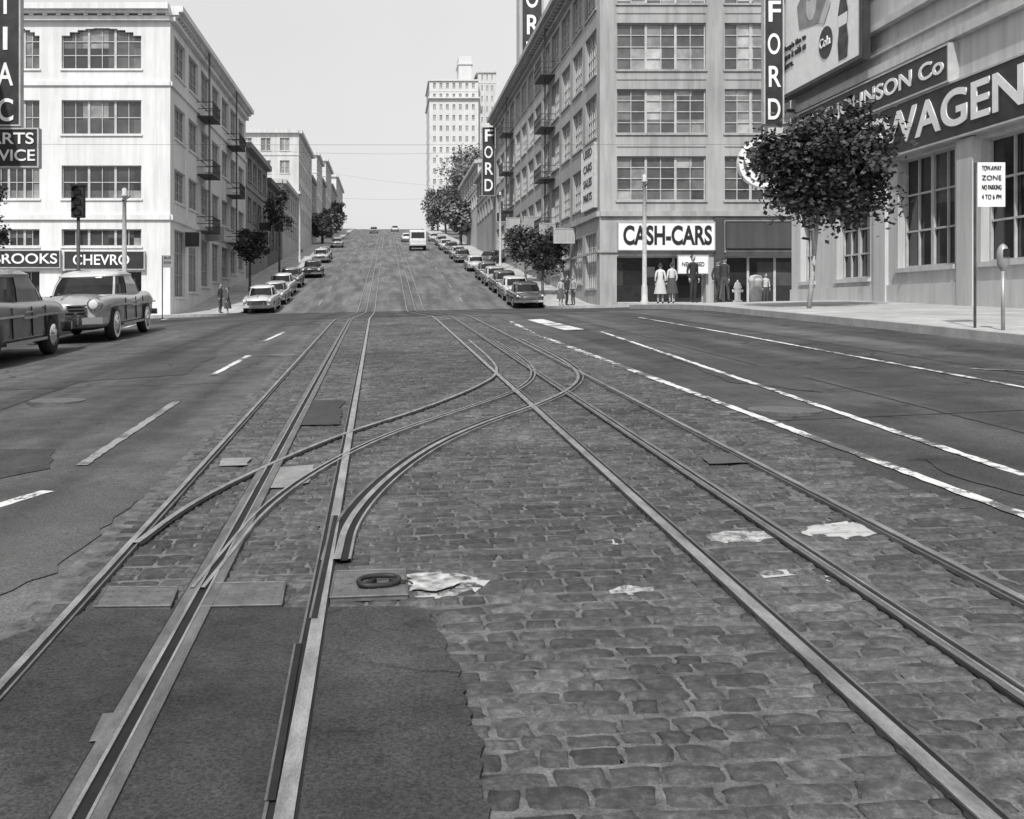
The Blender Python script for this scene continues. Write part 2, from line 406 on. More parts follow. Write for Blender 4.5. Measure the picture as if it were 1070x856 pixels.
for path in ([(-4.4, -3), (-4.45, 33)], [(-6.9, -3), (-6.8, 33)], [(4.9, -3), (5.0, 33)], [(7.3, 0), (7.2, 33)], [(-9, 14.5), (-1.9, 14.2)], [(3.4, 9.2), (9.4, 9.5)], [(3.3, 19), (9.4, 19.2)]): strip(sm, path, -.012, .012, .0045, 0, .008, .15)
sm.build('tar_seams', m_seam, pr)
def plate(nm, q, o):
    p = pp(*q); o += LIFT; t = [(x, y, float(g(x, y)) + o) for x, y in p]; cxy = Vector((sum(a[0] for a in t) / 4, sum(a[1] for a in t) / 4, sum(a[2] for a in t) / 4))
    rt = empty(nm, cxy); mb = MB(); mb.hexa([(a[0], a[1], a[2] - .02) for a in t] + t); mb.build('lid', m_iron, rt)
    fr = MB()
    for i in range(4):
        a = Vector(t[i]); b2 = Vector(t[(i + 1) % 4]); fr.cyl(a, b2, .005, .005, 6)
    fr.build('frame', m_slotbar, rt); dm = MB()
    for i in range(1, 8):
        for j in range(1, 4):
            a = Vector(t[0]).lerp(Vector(t[1]), i / 8); c2_ = Vector(t[3]).lerp(Vector(t[2]), i / 8); q_ = a.lerp(c2_, j / 4); dm.cyl(q_, q_ + Vector((0, 0, .002)), .006, .006, 6)
    dm.build('studs', m_iron, rt)
    return rt, cxy
plate('access_plate', [(98, 641), (178, 640), (186, 620), (112, 620)], .022)
plate('access_plate', [(209, 641), (294, 639), (298, 615), (224, 616)], .022)
rt, cc = plate('access_plate', [(345, 632), (426, 629), (423, 602), (350, 604)], .024)
lk = MB(); ctr = Vector(pt(396, 618) + (0,)); ctr.z = float(g(ctr.x, ctr.y)) + .048
ring = []
for i in range(36):
    t = 2 * math.pi * i / 36; x = .09 * math.copysign(abs(math.cos(t)) ** .7, math.cos(t)); yv = .055 * math.sin(t)
    ring.append(ctr + Vector((x, yv + .2 * x, .008 * math.sin(t))))
lk.tube(ring, .012); lk.cyl(ctr + Vector((-.08, -.05, -.01)), ctr + Vector((-.02, .03, -.008)), .014, .014, 10); lk.cyl(ctr + Vector((.05, .03, -.012)), ctr + Vector((.12, .0, -.012)), .018, .014, 10)
lk.build('lifting_shackle', m_black, rt, True)
# painted lines ----------------------------------------------------------
pl = empty('road_markings'); l1, l2 = MB(), MB()
def line(mb, q, w=.1, j=.01): strip(mb, pp(*q), -w / 2, w / 2, .0085, 0, j, .12)
line(l1, [(533, 336), (560, 350), (700, 402)], .11); line(l1, [(700, 402), (1100, 551)], .085)
line(l1, [(628, 347), (1100, 508)], .075); line(l1, [(668, 332), (1100, 411)], .075)
line(l1, [(558, 334), (600, 345)], .45)
line(l2, [(85, 487), (185, 420)], .09); line(l1, [(221, 393), (260, 372)], .1); line(l1, [(276, 357), (298, 347)], .1); line(l1, [(-20, 535), (49, 514)], .11)
line(l1, [(130, 343), (176, 333)], .14); line(l2, [(330, 338), (500, 338)], .25)
line(l2, [(1015, 386), (1070, 388)], .1)
for yy, x0_, x1_ in ((43.5, -8, 9), (56.5, -8, 9)):
    strip(l2, [(x0_, yy), (x1_, yy)], -.12, .12, .006, 0, .01)
for yy in range(70, 280, 12):
    strip(l2, [(-4.6, yy), (-4.6, yy + 4)], -.06, .06, .006); strip(l2, [(5.0, yy), (5.0, yy + 4)], -.06, .06, .006)
l1.build('lines_white', m_line, pl); l2.build('lines_faint', m_line2, pl)
for u, v in ((300, 372), (820, 430), (60, 420)):
    x, y_ = pt(u, v); e = empty('manhole_cover', (x, y_, float(g(x, y_)))); mb = MB(); z = float(g(x, y_)); mb.cyl((x, y_, z - .03), (x, y_, z + .02), .33, .33, 28); mb.build('lid', m_iron, e)
# sidewalks ---------------------------------------------------------------
def sidewalk(side, y0, y1, corner_near, corner_far, xc, xw, wide):
    e = empty('sidewalk'); top, cf, ct = MB(), MB(), MB()
    ys = sorted(set(np.round(np.concatenate([np.arange(y0, min(y1, 75) + .01, .5), np.arange(75, y1 + .01, 3) if y1 > 75 else np.array([y1])]), 3)))
    if corner_far: ys = sorted(set(ys) | {y1 - r for r in (.02, .1, .25)})
    if corner_near: ys = sorted(set(ys) | {y0 + r for r in (.02, .1, .25)})
    def xcf(y):
        r = 3.
        if corner_far and y > y1 - r: return xc + r - math.sqrt(max(0, r * r - (y - (y1 - r)) ** 2))
        if corner_near and y < y0 + r: return xc + r - math.sqrt(max(0, r * r - (y0 + r - y) ** 2))
        return xc
    P = lambda x, y, o: (side * x, y, float(g(side * x, y)) + o)
    for a, b_ in zip(ys[:-1], ys[1:]):
        xa, xb = xcf(a), xcf(b_); w = 70 if wide((a + b_) / 2) else xw
        ct.quad(P(xa, a, .152), P(xa + .16, a, .152), P(xb + .16, b_, .152), P(xb, b_, .152))
        cf.quad(P(xa, a, -.02), P(xb, b_, -.02), P(xb, b_, .152), P(xa, a, .152))
        wl = [xw] + ([14.0, w] if w > 20 else [])
        lo0, lo1 = xa + .16, xb + .16
        for hi in wl:
            if hi <= max(lo0, lo1): continue
            top.quad(P(lo0, a, .15), P(hi, a, .15), P(hi, b_, .15), P(lo1, b_, .15)); lo0 = lo1 = hi
    for fl, yv in ((corner_near, y0), (corner_far, y1)):
        if fl:
            for xa, xb in ((xc + 3, 14), (14, 70)): cf.quad(P(xa, yv, -.02), P(xb, yv, -.02), P(xb, yv, .152), P(xa, yv, .152))
    top.build('paving', m_side, e); cf.build('kerb_face', m_curb, e); ct.build('kerb_top', m_curb, e)
sidewalk(1, -20, 44, False, True, 9.5, 14.3, lambda y: y > 36.9)
sidewalk(-1, -20, 44, False, True, 8.9, 13.6, lambda y: y > 34)
sidewalk(1, 57, 300, True, False, 9.5, 12.9, lambda y: y < 62.2)
sidewalk(-1, 57, 300, True, False, 8.9, 13.2, lambda y: y < 62.2)
# ------------------------------------------------------------------ buildings
class Bld:
    def __init__(s, name, x0, x1, y0, y1, zb, zt, wall, glass=None, frame=None, trim=None):
        s.x0, s.x1, s.y0, s.y1, s.zb, s.zt = x0, x1, y0, y1, zb, zt
        s.root = empty(name, ((x0 + x1) / 2, (y0 + y1) / 2, zb)); s.w, s.g, s.f, s.t, s.d, s.k = MB(), MB(), MB(), MB(), MB(), MB()
        s.mats = (wall, glass or m_glass, frame or m_frame, trim or wall)
    def frame(s, side):
        if side == 'S': return (s.x0, s.y0), (1, 0), (0, -1), s.x1 - s.x0
        if side == 'N': return (s.x1, s.y1), (-1, 0), (0, 1), s.x1 - s.x0
        if side == 'E': return (s.x1, s.y0), (0, 1), (1, 0), s.y1 - s.y0
        if side == 'W': return (s.x0, s.y1), (0, -1), (-1, 0), s.y1 - s.y0
    def P(s, side, a, z, d):
        p, u, n, W = s.frame(side); return (p[0] + u[0] * a - n[0] * d, p[1] + u[1] * a - n[1] * d, z)
    def bx(s, mb, side, a0, a1, z0, z1, d0, d1):
        P = lambda a, z, d: s.P(side, a, z, d)
        mb.hexa([P(a0, z0, d0), P(a1, z0, d0), P(a1, z0, d1), P(a0, z0, d1), P(a0, z1, d0), P(a1, z1, d0), P(a1, z1, d1), P(a0, z1, d1)])
    def face(s, side, cols=(), depth=.28, sill=True, shopz=0):
        W = s.frame(side)[3]; a = 0; Q = lambda a0, a1, z0, z1, d=0, mb=s.w: mb.quad(s.P(side, a0, z0, d), s.P(side, a1, z0, d), s.P(side, a1, z1, d), s.P(side, a0, z1, d))
        for (u0, u1, ops) in sorted(cols):
            if u0 > a: Q(a, u0, s.zb, s.zt)
            z = s.zb
            for (z0, z1, nx, nz) in sorted(ops):
                Q(u0, u1, z, z0); z = z1
                shop = z1 < shopz; dp = .7 if shop else depth
                P = lambda a_, z_, d_: s.P(side, a_, z_, d_)
                for (p0, p1) in (((u0, z0), (u1, z0)), ((u1, z0), (u1, z1)), ((u1, z1), (u0, z1)), ((u0, z1), (u0, z0))):
                    s.w.quad(P(*p0, 0), P(*p1, 0), P(*p1, dp), P(*p0, dp))
                Q(u0, u1, z0, z1, dp - .02, s.k if shop else s.g)
                fd0, fd1 = dp - .09, dp - .03
                for i in range(nx + 1):
                    c_ = u0 + (u1 - u0) * i / nx; big = (nx > 3 and i % (nx // 3 if nx % 3 == 0 else 2) == 0) or nx <= 3; tt = .07 if big else .022
                    s.bx(s.f, side, max(u0, c_ - tt), min(u1, c_ + tt), z0, z1, fd0 - (.01 if big else 0), fd1)
                for i in range(nz + 1):
                    c_ = z0 + (z1 - z0) * i / nz; tt = .06 if i in (0, nz) else .025
                    s.bx(s.f, side, u0, u1, max(z0, c_ - tt), min(z1, c_ + tt), fd0 + .005, fd1 - .005)
                if sill: s.bx(s.t, side, u0 - .08, u1 + .08, z0 - .12, z0 - .003, -.09, .1)
            Q(u0, u1, z, s.zt); a = u1
        if a < W: Q(a, W, s.zb, s.zt)
    def band(s, side, z0, z1, proud, a0=0, a1=None, over=0):
        W = s.frame(side)[3]; a1 = W if a1 is None else a1
        s.bx(s.t, side, a0 - over, a1 + over, z0, z1, -proud, .05)
    def dent(s, side, z0, z1, proud, step=.8, w=.25):
        W = s.frame(side)[3]; a = .2
        while a < W: s.bx(s.t, side, a, a + w, z0, z1, -proud, .05); a += step
    def done(s, faces=()):
        for f in 'SNEW':
            if f not in faces: s.face(f)
        s.w.quad((s.x0, s.y0, s.zt), (s.x1, s.y0, s.zt), (s.x1, s.y1, s.zt), (s.x0, s.y1, s.zt))
        w, gl, fr, tr = s.mats
        s.w.build('walls', w, s.root); s.g.build('glazing', gl, s.root); s.f.build('window_frames', fr, s.root); s.t.build('cornice_and_trim', tr, s.root)
        s.d.build('fire_escapes', m_poled, s.root); s.k.build('shop_glazing', m_shop, s.root)
    def escape(s, side, a, z, w=3., d=1.0):
        s.bx(s.d, side, a, a + w, z, z + .06, -d, -.01)
        for zz in (.5, .95): s.bx(s.d, side, a, a + w, z + zz, z + zz + .05, -d, -d + .05)
        k = 0
        while k <= w: s.bx(s.d, side, a + k, a + k + .03, z + .06, z + .95, -d + .01, -d + .04); k += .25
        for e_ in (a, a + w - .05):
            for zz in (.5, .95): s.bx(s.d, side, e_, e_ + .05, z + zz, z + zz + .05, -d + .05, -.01)
    def ladder(s, side, a, z0, z1, d=.6):
        for k in (0, .45): s.bx(s.d, side, a + k, a + k + .05, z0, z1, -d, -d + .05)
        z = z0
        while z < z1: s.bx(s.d, side, a + .05, a + .45, z, z + .03, -d, -d + .03); z += .35
w_white = wallmat('painted_white_wall', .73, .2); w_grey = wallmat('painted_grey_wall', .40, .32); w_mid = wallmat('stucco_mid', .32, .3)
w_lite = wallmat('stucco_light', .58, .25); w_dark = wallmat('brick_dark', .18, .3); w_shade = wallmat('wall_lightgrey', .48, .25); w_far = wallmat('stucco_far_haze', .6, .15); w_far2 = wallmat('stucco_grey_far_haze', .38, .2)  # far stuccos: distance haze is put into their lightened base colour
w_darktrim = wallmat('shopfront_dark', .08, .3)
def cols_even(W, n, pier, rows, edge=None, nx=3, nz=3, gfn=None):
    edge = pier if edge is None else edge; bw = (W - 2 * edge - (n - 1) * pier) / n; out = []
    for i in range(n):
        u0 = edge + i * (bw + pier); out.append((u0, u0 + bw, [(a, b_, nx, nz) for a, b_ in rows(u0 + bw / 2)]))
    return out
L1 = Bld('corner_commercial_building', -34, -12.8, 62, 95, -1, 19.0, w_white, m_glass, m_frame)
sc = []
for (x0, x1) in ((-33, -29.2), (-28, -24.6), (-23.3, -20.5), (-19.2, -14.5)):
    a0, a1 = x0 + 34, x1 + 34
    sc.append((a0, a1, [(7.9, 9.85, 6, 2), (11.7, 13.7, 6, 2), (15.55, 18.0, 6, 3), (5.1, 6.1, 6, 1), (1.5, 3.65, 4, 1)]))
L1.face('S', sc, shopz=4)
def r_L1(u):
    z = float(g(-12, 62 + u)); r = [(7.9, 9.85), (11.7, 13.7), (15.55, 17.8)]
    if z + 1.1 < 5.4: r.append((z + 1.1, 6.2))
    return r
L1.face('E', cols_even(33, 7, 1.1, r_L1, 1.2, 6, 3))
for sd in 'SE':
    L1.band(sd, 6.65, 6.95, .15); L1.band(sd, 14.55, 14.8, .12); L1.band(sd, 18.35, 18.6, .3); L1.band(sd, 18.9, 19.25, .75, over=.0); L1.band(sd, 18.72, 18.9, .5); L1.dent(sd, 18.6, 18.72, .4)
for (u0, u1, _) in sc:
    for k in range(10):
        t0 = k / 10; t1 = (k + 1) / 10; f_ = lambda t: 17.2 + .75 * math.sin(math.pi * t) ** .5 if 0 < t < 1 else 17.2
        a0 = u0 + (u1 - u0) * t0; a1 = u0 + (u1 - u0) * t1; m = f_((t0 + t1) / 2)
        L1.bx(L1.w, 'S', a0, a1, m, 18.0, .004, .2)
for (a, z) in ((8.6, 10.4), (8.6, 14.3), (21.5, 10.4), (21.5, 14.3), (8.6, 6.6), (21.5, 6.6)): L1.escape('E', a, z, 3.2, 1.1)
L1.ladder('E', 10, 6.6, 19.2); L1.ladder('E', 23, 6.6, 19.2)
L1.done('SE')
def rows_h(z0, z1, pitch, h):
    def f(u):
        r = []; z = z1 - 1.0
        while z - h > z0 + .8: r.append((z - h, z)); z -= pitch
        return r
    return f
def simple(name, x0, x1, y0, y1, zt, wall, street, nS, nE, pitch=3.4, h=1.7, pier=1.2, glass=None, nx=2, corn=.5):
    zg = float(g(0, y1)); zb = float(g(0, y0)) - 3
    b_ = Bld(name, x0, x1, y0, y1, zb, zt, wall, glass or (m_glass_far if y0 > 125 else None))
    b_.face('S', cols_even(x1 - x0, nS, pier, rows_h(float(g(0, y0)), zt, pitch, h), None, nx, 2))
    b_.face(street, cols_even(y1 - y0, nE, pier, rows_h(zg, zt, pitch, h), None, nx, 2))
    for sd in ('S', street): b_.band(sd, zt - .35, zt + .15, corn); b_.band(sd, zt - pitch - .3, zt - pitch - .12, .1)
    for k in range(3):
        xx = x0 + (x1 - x0) * random.uniform(.3, .9); yy = y0 + (y1 - y0) * random.uniform(.1, .8); ww = random.uniform(.3, .8); b_.t.box(xx, xx + ww, yy, yy + ww, zt + .01, zt + random.uniform(.8, 2.2))
    b_.done('S' + street); return b_
simple('brick_shop_building', -32, -12.8, 95.1, 112, 16.3, w_mid, 'E', 5, 4, 3.6, 2.1)
simple('garage_building', -32, -12.9, 112.2, 128, 15.2, w_dark, 'E', 5, 4, 3.6, 2.2)
simple('brick_shop_building', -30, -12.8, 128.2, 149, 17.0, w_shade, 'E', 5, 6)
simple('apartment_building', -30, -12.6, 149.3, 175, 26.6, w_lite, 'E', 6, 8, 3.2, 1.8, 1.3)
simple('row_house', -30, -12.9, 175.3, 187, 23.5, w_far2, 'E', 6, 3, 3.2, 1.8)
simple('apartment_building', -30, -12.6, 187.3, 203, 29.0, w_far, 'E', 6, 5, 3.2, 1.8)
simple('row_house', -28, -12.9, 203.3, 216, 26.5, w_far2, 'E', 6, 4, 3.2, 1.8)
simple('apartment_building', -28, -12.7, 216.3, 238, 32, w_far, 'E', 5, 6, 3.2, 1.8)
simple('row_house', -28, -12.8, 238.3, 262, 29.5, w_shade, 'E', 5, 6, 3.2, 1.8)
simple('row_house', -28, -12.8, 262.3, 300, 34.5, w_far, 'E', 5, 9, 3.2, 1.8)
simple('apartment_building', -46, -31, 180, 200, 33, w_far, 'E', 6, 8, 3.2, 1.8)
R1 = Bld('warehouse_showroom_building', 12.5, 46, 62, 122, -1, 22.9, w_grey, m_glass_lt, m_frame)
sc = []
for i, (x0, x1) in enumerate(((13.5, 18.75), (19.85, 24.6), (25.8, 30.6), (31.8, 36.6), (37.8, 42.6))):
    sc.append((x0 - 12.5, x1 - 12.5, [(7.8, 10.4, 6, 4), (11.75, 14.35, 6, 4), (15.5, 18.25, 6, 4), (19.4, 22, 6, 4), (1.75, 4.5, 3, 1)]))
R1.face('S', sc, shopz=5)
def r_R1(u):
    z = float(g(12, 122 - u)); r = [(7.8, 10.4), (11.75, 14.35), (15.5, 18.25), (19.4, 22)]
    r = [q for q in r if q[0] > z + .8]
    if z + 1.1 < 5.2: r.append((z + 1.1, 6.0))
    return r
R1.face('W', cols_even(60, 13, 1.0, r_R1, 1.0, 6, 4))
for sd in 'SW':
    R1.band(sd, 6.85, 7.15, .2); R1.band(sd, 22.35, 22.55, .3); R1.band(sd, 22.9, 23.3, 1.0); R1.band(sd, 22.7, 22.9, .7); R1.dent(sd, 22.55, 22.7, .6, .9, .3)
    R1.band(sd, 4.72, 4.86, .12)
for (x0, x1, _) in sc:
    for z in (10.95, 14.9, 18.8): R1.bx(R1.t, 'S', x0, x1, z, z + .12, -.05, .02)
for (a, z) in ((40, 7.2), (40, 11.1), (40, 14.95), (40, 18.85), (14, 18.85), (14, 14.95), (14, 11.1)): R1.escape('W', a, z, 3.6, 1.1)
R1.ladder('W', 42, 7.2, 23); R1.ladder('W', 16, 11, 23)
mbk = MB(); mbk.box(19.55, 26.2, 61.88, 61.97, 1.2, 1.74); mbk.box(19.2, 19.8, 61.86, 61.97, 1.2, 6.8); mbk.box(19.85, 24.6, 61.86, 61.97, 4.52, 4.7); mbk.box(24.65, 25.75, 61.87, 61.97, 1.2, 6.8); mbk.build('shopfront_facing', w_darktrim, R1.root)
R1.done('SW')
simple('apartment_building', 12.7, 30, 122.3, 150, 19.5, w_mid, 'W', 5, 7, 3.3, 1.8)
simple('apartment_building', 12.9, 30, 150.3, 185, 22.5, w_shade, 'W', 5, 9, 3.3, 1.8)
simple('row_house', 13, 28, 300, 330, 32, w_far, 'W', 5, 8, 3.3, 1.8)
tw = simple('apartment_tower', 14.5, 31.5, 365, 392, 80.5, w_far, 'W', 7, 8, 3.7, 1.7, 1.3)
mb = MB(); mb.box(25, 29.5, 370, 380, 80.5, 90); mb.box(24.6, 30, 369.6, 380.4, 87, 87.6); mb.box(14, 32, 364, 393, 74, 74.5); mb.build('penthouse', w_far, tw.root)
simple('apartment_tower', 31.6, 38, 368, 392, 84, w_lite, 'W', 3, 8, 3.7, 1.7)
RJ = Bld('auto_showroom_building', 14.2, 40, -12, 37, -2, 13.5, w_lite, m_shop, m_frame)
def yc(y): return 37 - y
wc = []
for (ya, yb, top) in ((36.2, 35.0, 5.0), (33.3, 31.0, 4.6), (29.3, 26.35, 5.55), (25.2, 21.2, 5.5), (19.9, 15.6, 5.5), (14.3, 10, 5.5), (8.7, 4.5, 5.5)):
    z0 = 2.35 if ya > 30 else 2.55
    wc.append((yc(ya), yc(yb), [(z0, top, 4, 3)]))
RJ.face('W', wc, .3)
RJ.face('S')
RJ.face('N', [(2, 6, [(2.4, 5.2, 4, 2)]), (8, 12, [(2.4, 5.2, 4, 2)]), (14, 18, [(2.4, 5.2, 4, 2)])])
for z0, z1, p in ((8.15, 8.4, .18), (8.75, 8.9, .1), (9.4, 9.6, .25), (10.9, 11.05, .12), (13.2, 13.7, .6), (1.2, 2.1, .06)): RJ.band('W', z0, z1, p)
for y_ in (30.2, 25.75, 20.5, 15): RJ.bx(RJ.t, 'W', yc(y_) - .35, yc(y_) + .35, 0, 5.6, -.1, .03)
RJ.done('WSN')
LJ = Bld('auto_showroom_building', -36, -13.6, -12, 33.8, -2, 12, w_lite, m_shop, m_frame)
LJ.face('E', cols_even(45.8, 8, 1.2, lambda u: [(1.9, 4.6), (6.5, 8.6)], None, 4, 2)); LJ.band('E', 11.8, 12.4, .5); LJ.done('E')
# ------------------------------------------------------------------ signs
def board(name, x0, x1, y0, y1, z0, z1, mat, rim=None):
    e = empty(name, ((x0 + x1) / 2, (y0 + y1) / 2, (z0 + z1) / 2)); mb = MB(); mb.box(x0, x1, y0, y1, z0, z1); mb.build('panel', mat, e)
    if rim:
        r = MB(); t = .05
        if y1 - y0 < x1 - x0:
            for a, b_, c_, d_ in ((x0, x1, z0 - t, z0), (x0, x1, z1, z1 + t), (x0 - t, x0, z0 - t, z1 + t), (x1, x1 + t, z0 - t, z1 + t)): r.box(a, b_, y0 - .03, y1 + .03, c_, d_)
        else:
            for a, b_, c_, d_ in ((y0, y1, z0 - t, z0), (y0, y1, z1, z1 + t), (y0 - t, y0, z0 - t, z1 + t), (y1, y1 + t, z0 - t, z1 + t)): r.box(x0 - .03, x1 + .03, a, b_, c_, d_)
        r.build('rim', rim, e)
    return e
s = board('showroom_sign', 14.0, 14.19, 20, 36.4, 5.68, 7.02, m_signd, m_frame)
text(s, 'VOLKSWAGEN', (13.985, 29.1, 6.35), 12.1, .92, FW, m_white, bold=.02)
s = board('showroom_sign', 13.95, 14.19, 26.2, 36.3, 7.12, 8.0, m_signd, m_frame)
text(s, 'GEO C.JOHNSON Co', (13.935, 31.2, 7.56), 9.6, .58, FW, m_white, bold=.018)
s = board('billboard', 13.7, 13.85, 30.3, 37.0, 8.65, 13.2, m_white, m_signd)
mb = MB()
for (a, b_, c_, d_) in ((30.3, 37, 8.65, 8.78), (30.3, 30.45, 8.78, 13.2), (36.85, 37, 8.78, 13.2)): mb.box(13.64, 13.7, a, b_, c_, d_)
mb.build('moulding', m_poled, s)
text(s, 'People like to', (13.68, 35.4, 10.35), 1.9, .24, FW, m_signd); text(s, 'have it with us', (13.68, 35.4, 10.05), 1.9, .24, FW, m_signd)
text(s, 'here.', (13.68, 35.9, 9.75), .8, .24, FW, m_signd)
mb = MB(); mb.cyl((13.7, 32.9, 9.75), (13.68, 32.9, 9.75), .5, .5, 28); mb.build('disc', m_signd, s)
text(s, 'Cola', (13.66, 32.9, 9.75), .8, .3, FW, m_white)
def poster_shape(pts, m_, x=13.685):
    q = MB(); q.quad(*[(x, y_, z_) for y_, z_ in pts]); q.build('figure', m_, s)
mg1, mg2, mg3 = M('poster_grey', .2, .35, 2.5), M('poster_dark', .04, .12, 2.5), M('poster_skin', .45, .6, 3)
oval = lambda cy_, cz_, a, b_, n_=18: [(cy_ + a * math.cos(t), cz_ + b_ * math.sin(t)) for t in np.linspace(0, 2 * math.pi, n_, endpoint=False)]
poster_shape([(35.0, 10.7), (33.1, 10.45), (32.7, 11.4), (33.2, 11.75), (34.6, 11.9), (35.2, 11.5)], mg1); poster_shape(oval(34.0, 11.3, .42, .55), mg3, 13.68); poster_shape(oval(34.0, 11.7, .46, .28), mg2, 13.675)
poster_shape([(33.4, 10.5), (33.0, 10.35), (32.5, 10.9), (32.75, 11.15)], mg3, 13.678)
poster_shape([(31.95, 8.95), (31.35, 8.95), (31.28, 9.5), (31.38, 9.9), (31.3, 10.35), (31.5, 10.9), (31.54, 11.5), (31.76, 11.5), (31.8, 10.9), (32.0, 10.35), (31.92, 9.9), (32.02, 9.5)], mg2, 13.684)
poster_shape([(31.93, 9.95), (31.37, 9.95), (31.32, 10.3), (31.98, 10.3)], m_white, 13.679)
s = board('blade_sign', 12.98, 13.58, 36.2, 36.4, 7.75, 14.5, m_signd, m_frame)
for i, ch in enumerate('DROF'): text(s, ch, (13.28, 36.185, 8.25 + i * 1.12), .42, .72, FS, m_white)
mb = MB(); mb.box(13.6, 14.3, 36.25, 36.35, 8.2, 8.3); mb.box(13.6, 14.3, 36.25, 36.35, 12, 12.1); mb.build('brackets', m_poled, s)
RX = 12.8; zc = 6.4
s = empty('round_sign', (RX, 36, zc)); rd = MB(); rd.cyl((RX, 36.1, zc), (RX, 35.9, zc), .8, .8, 48); rd.build('disc', M('enamel_mid', .12, .16, 3, .4), s, False)
rg = MB()
for i in range(48):
    t0, t1 = 2 * math.pi * i / 48, 2 * math.pi * (i + 1) / 48; q = lambda r, t, y: (RX + r * math.cos(t), y, zc + r * math.sin(t))
    rg.quad(q(.82, t0, 35.87), q(.82, t1, 35.87), q(.68, t1, 35.87), q(.68, t0, 35.87)); rg.quad(q(.82, t0, 35.87), q(.82, t1, 35.87), q(.82, t1, 36.13), q(.82, t0, 36.13))
def seg(a, b_, w=.075):
    a = Vector(a); b_ = Vector(b_); d = (b_ - a).normalized(); n_ = Vector((-d.y, d.x)) * w; yy = 35.875 + random.uniform(0, .006)
    rg.quad(*[(RX + p.x, yy, zc + p.y) for p in (a + n_, b_ + n_, b_ - n_, a - n_)])
seg((-.3, .62), (0, .06)); seg((.3, .62), (0.0, .06)); seg((-.62, .3), (-.3, -.58)); seg((-.3, -.58), (0, -.02)); seg((0, -.02), (.3, -.58)); seg((.3, -.58), (.62, .3))
rg.build('emblem', m_white, s); mb = MB(); mb.box(RX + .7, 14.3, 35.97, 36.03, zc - .03, zc + .03); mb.box(RX - .02, RX + .02, 35.97, 36.03, zc + .8, zc + 1.3); mb.box(RX, 14.3, 35.97, 36.03, zc + 1.28, zc + 1.34); mb.build('bracket', m_poled, s)
s = board('blade_sign', -12.75, -11.55, 33.0, 33.25, 7.2, 15, m_signd, m_frame)
for i, ch in enumerate('CAITNOP'): text(s, ch, (-11.98, 32.985, 7.62 + i * 1.12), .5 if ch != 'I' else .14, .72, FS, m_white)
s = board('service_sign', -13.5, -10.98, 33.0, 33.25, 5.9, 7.05, m_signd, m_frame)
text(s, 'PARTS', (-11.95, 32.985, 6.75), 1.7, .36, FS, m_white); text(s, 'SERVICE', (-12.05, 32.985, 6.22), 2.0, .36, FS, m_white)
s = board('shop_sign', -25, -19.25, 61.75, 61.95, 3.85, 4.8, m_signd, m_frame); text(s, 'BROOKS', (-21.3, 61.73, 4.32), 3.8, .6, FS, m_white)
s = board('shop_sign', -18.95, -14.3, 61.75, 61.95, 3.75, 4.75, m_signd, m_frame); text(s, 'CHEVRO', (-16.8, 61.73, 4.25), 3.3, .62, FS, m_white)
s = board('shop_sign', 13.55, 19.15, 61.7, 61.95, 4.88, 6.45, m_white, m_frame); text(s, 'CASH-CARS', (16.4, 61.68, 5.66), 5.2, 1.15, FS, m_black, bold=.03)
s = board('shop_sign', 19.9, 24.8, 61.7, 61.84, 5.0, 6.5, w_darktrim, m_poled)
s = board('banner_sign', 12.3, 12.46, 62.7, 66.7, 7.5, 11.3, m_white, m_frame)
for i in range(4): text(s, ('USED', 'CARS', 'SALES', 'PARTS')[i], (12.28, 64.7, 10.9 - i * .9), 2.6, .5, FW, m_signd)
s = board('blade_sign', 10.9, 12.3, 121, 121.4, 14.4, 22.2, m_signd, m_frame)
for i, ch in enumerate('DROF'): text(s, ch, (11.6, 120.97, 15.5 + i * 1.9), .95, 1.4, FS, m_white)
s = empty('roof_sign_tower', (14, 104, 23)); mb = MB(); mb.box(12.9, 15.3, 103, 105.4, 22.9, 36); mb.build('tower', w_shade, s); mb = MB(); mb.box(13.2, 15.0, 102.7, 102.98, 25, 35.5); mb.build('panel', m_signd, s)
for i, ch in enumerate('DROF'): text(s, ch, (14.1, 102.68, 26.4 + i * 2.6), 1.2, 1.9, FS, m_white)
s = board('hotel_sign', -12.7, -10.2, 90, 90.25, 6.8, 8.0, m_signd, m_frame); text(s, 'LUBRICATION', (-11.5, 89.98, 7.4), 2.2, .45, FS, m_white)
s = board('entrance_sign', 17.0, 18.7, 61.5, 61.6, 3.5, 4.5, m_white, m_frame); text(s, 'NEW USED', (17.85, 61.48, 4.0), 1.3, .25, FS, m_signd)
mb = MB(); mb.box(17.05, 17.12, 61.52, 61.95, 4.4, 4.45); mb.box(18.6, 18.67, 61.52, 61.95, 4.4, 4.45); mb.build('brackets', m_poled, s)
for (y_, z_, w_) in ((70, 5.8, 1.3), (78, 6.8, 1.1), (86, 8, 1.2), (99, 9, 1.2), (110, 10.5, 1.0)):
    s = board('projecting_sign', 12.4 - w_, 12.4, y_, y_ + .2, z_, z_ + .9, random.choice([m_signd, w_grey]), m_frame)
for (y_, z_, w_) in ((66, 5.3, .9), (74, 6.2, 1.2), (104, 9, 1.2), (118, 10, 1.)):
    s = board('projecting_sign', -12.7, -12.7 + w_, y_, y_ + .2, z_, z_ + .9, random.choice([m_signd, w_grey]), m_frame)
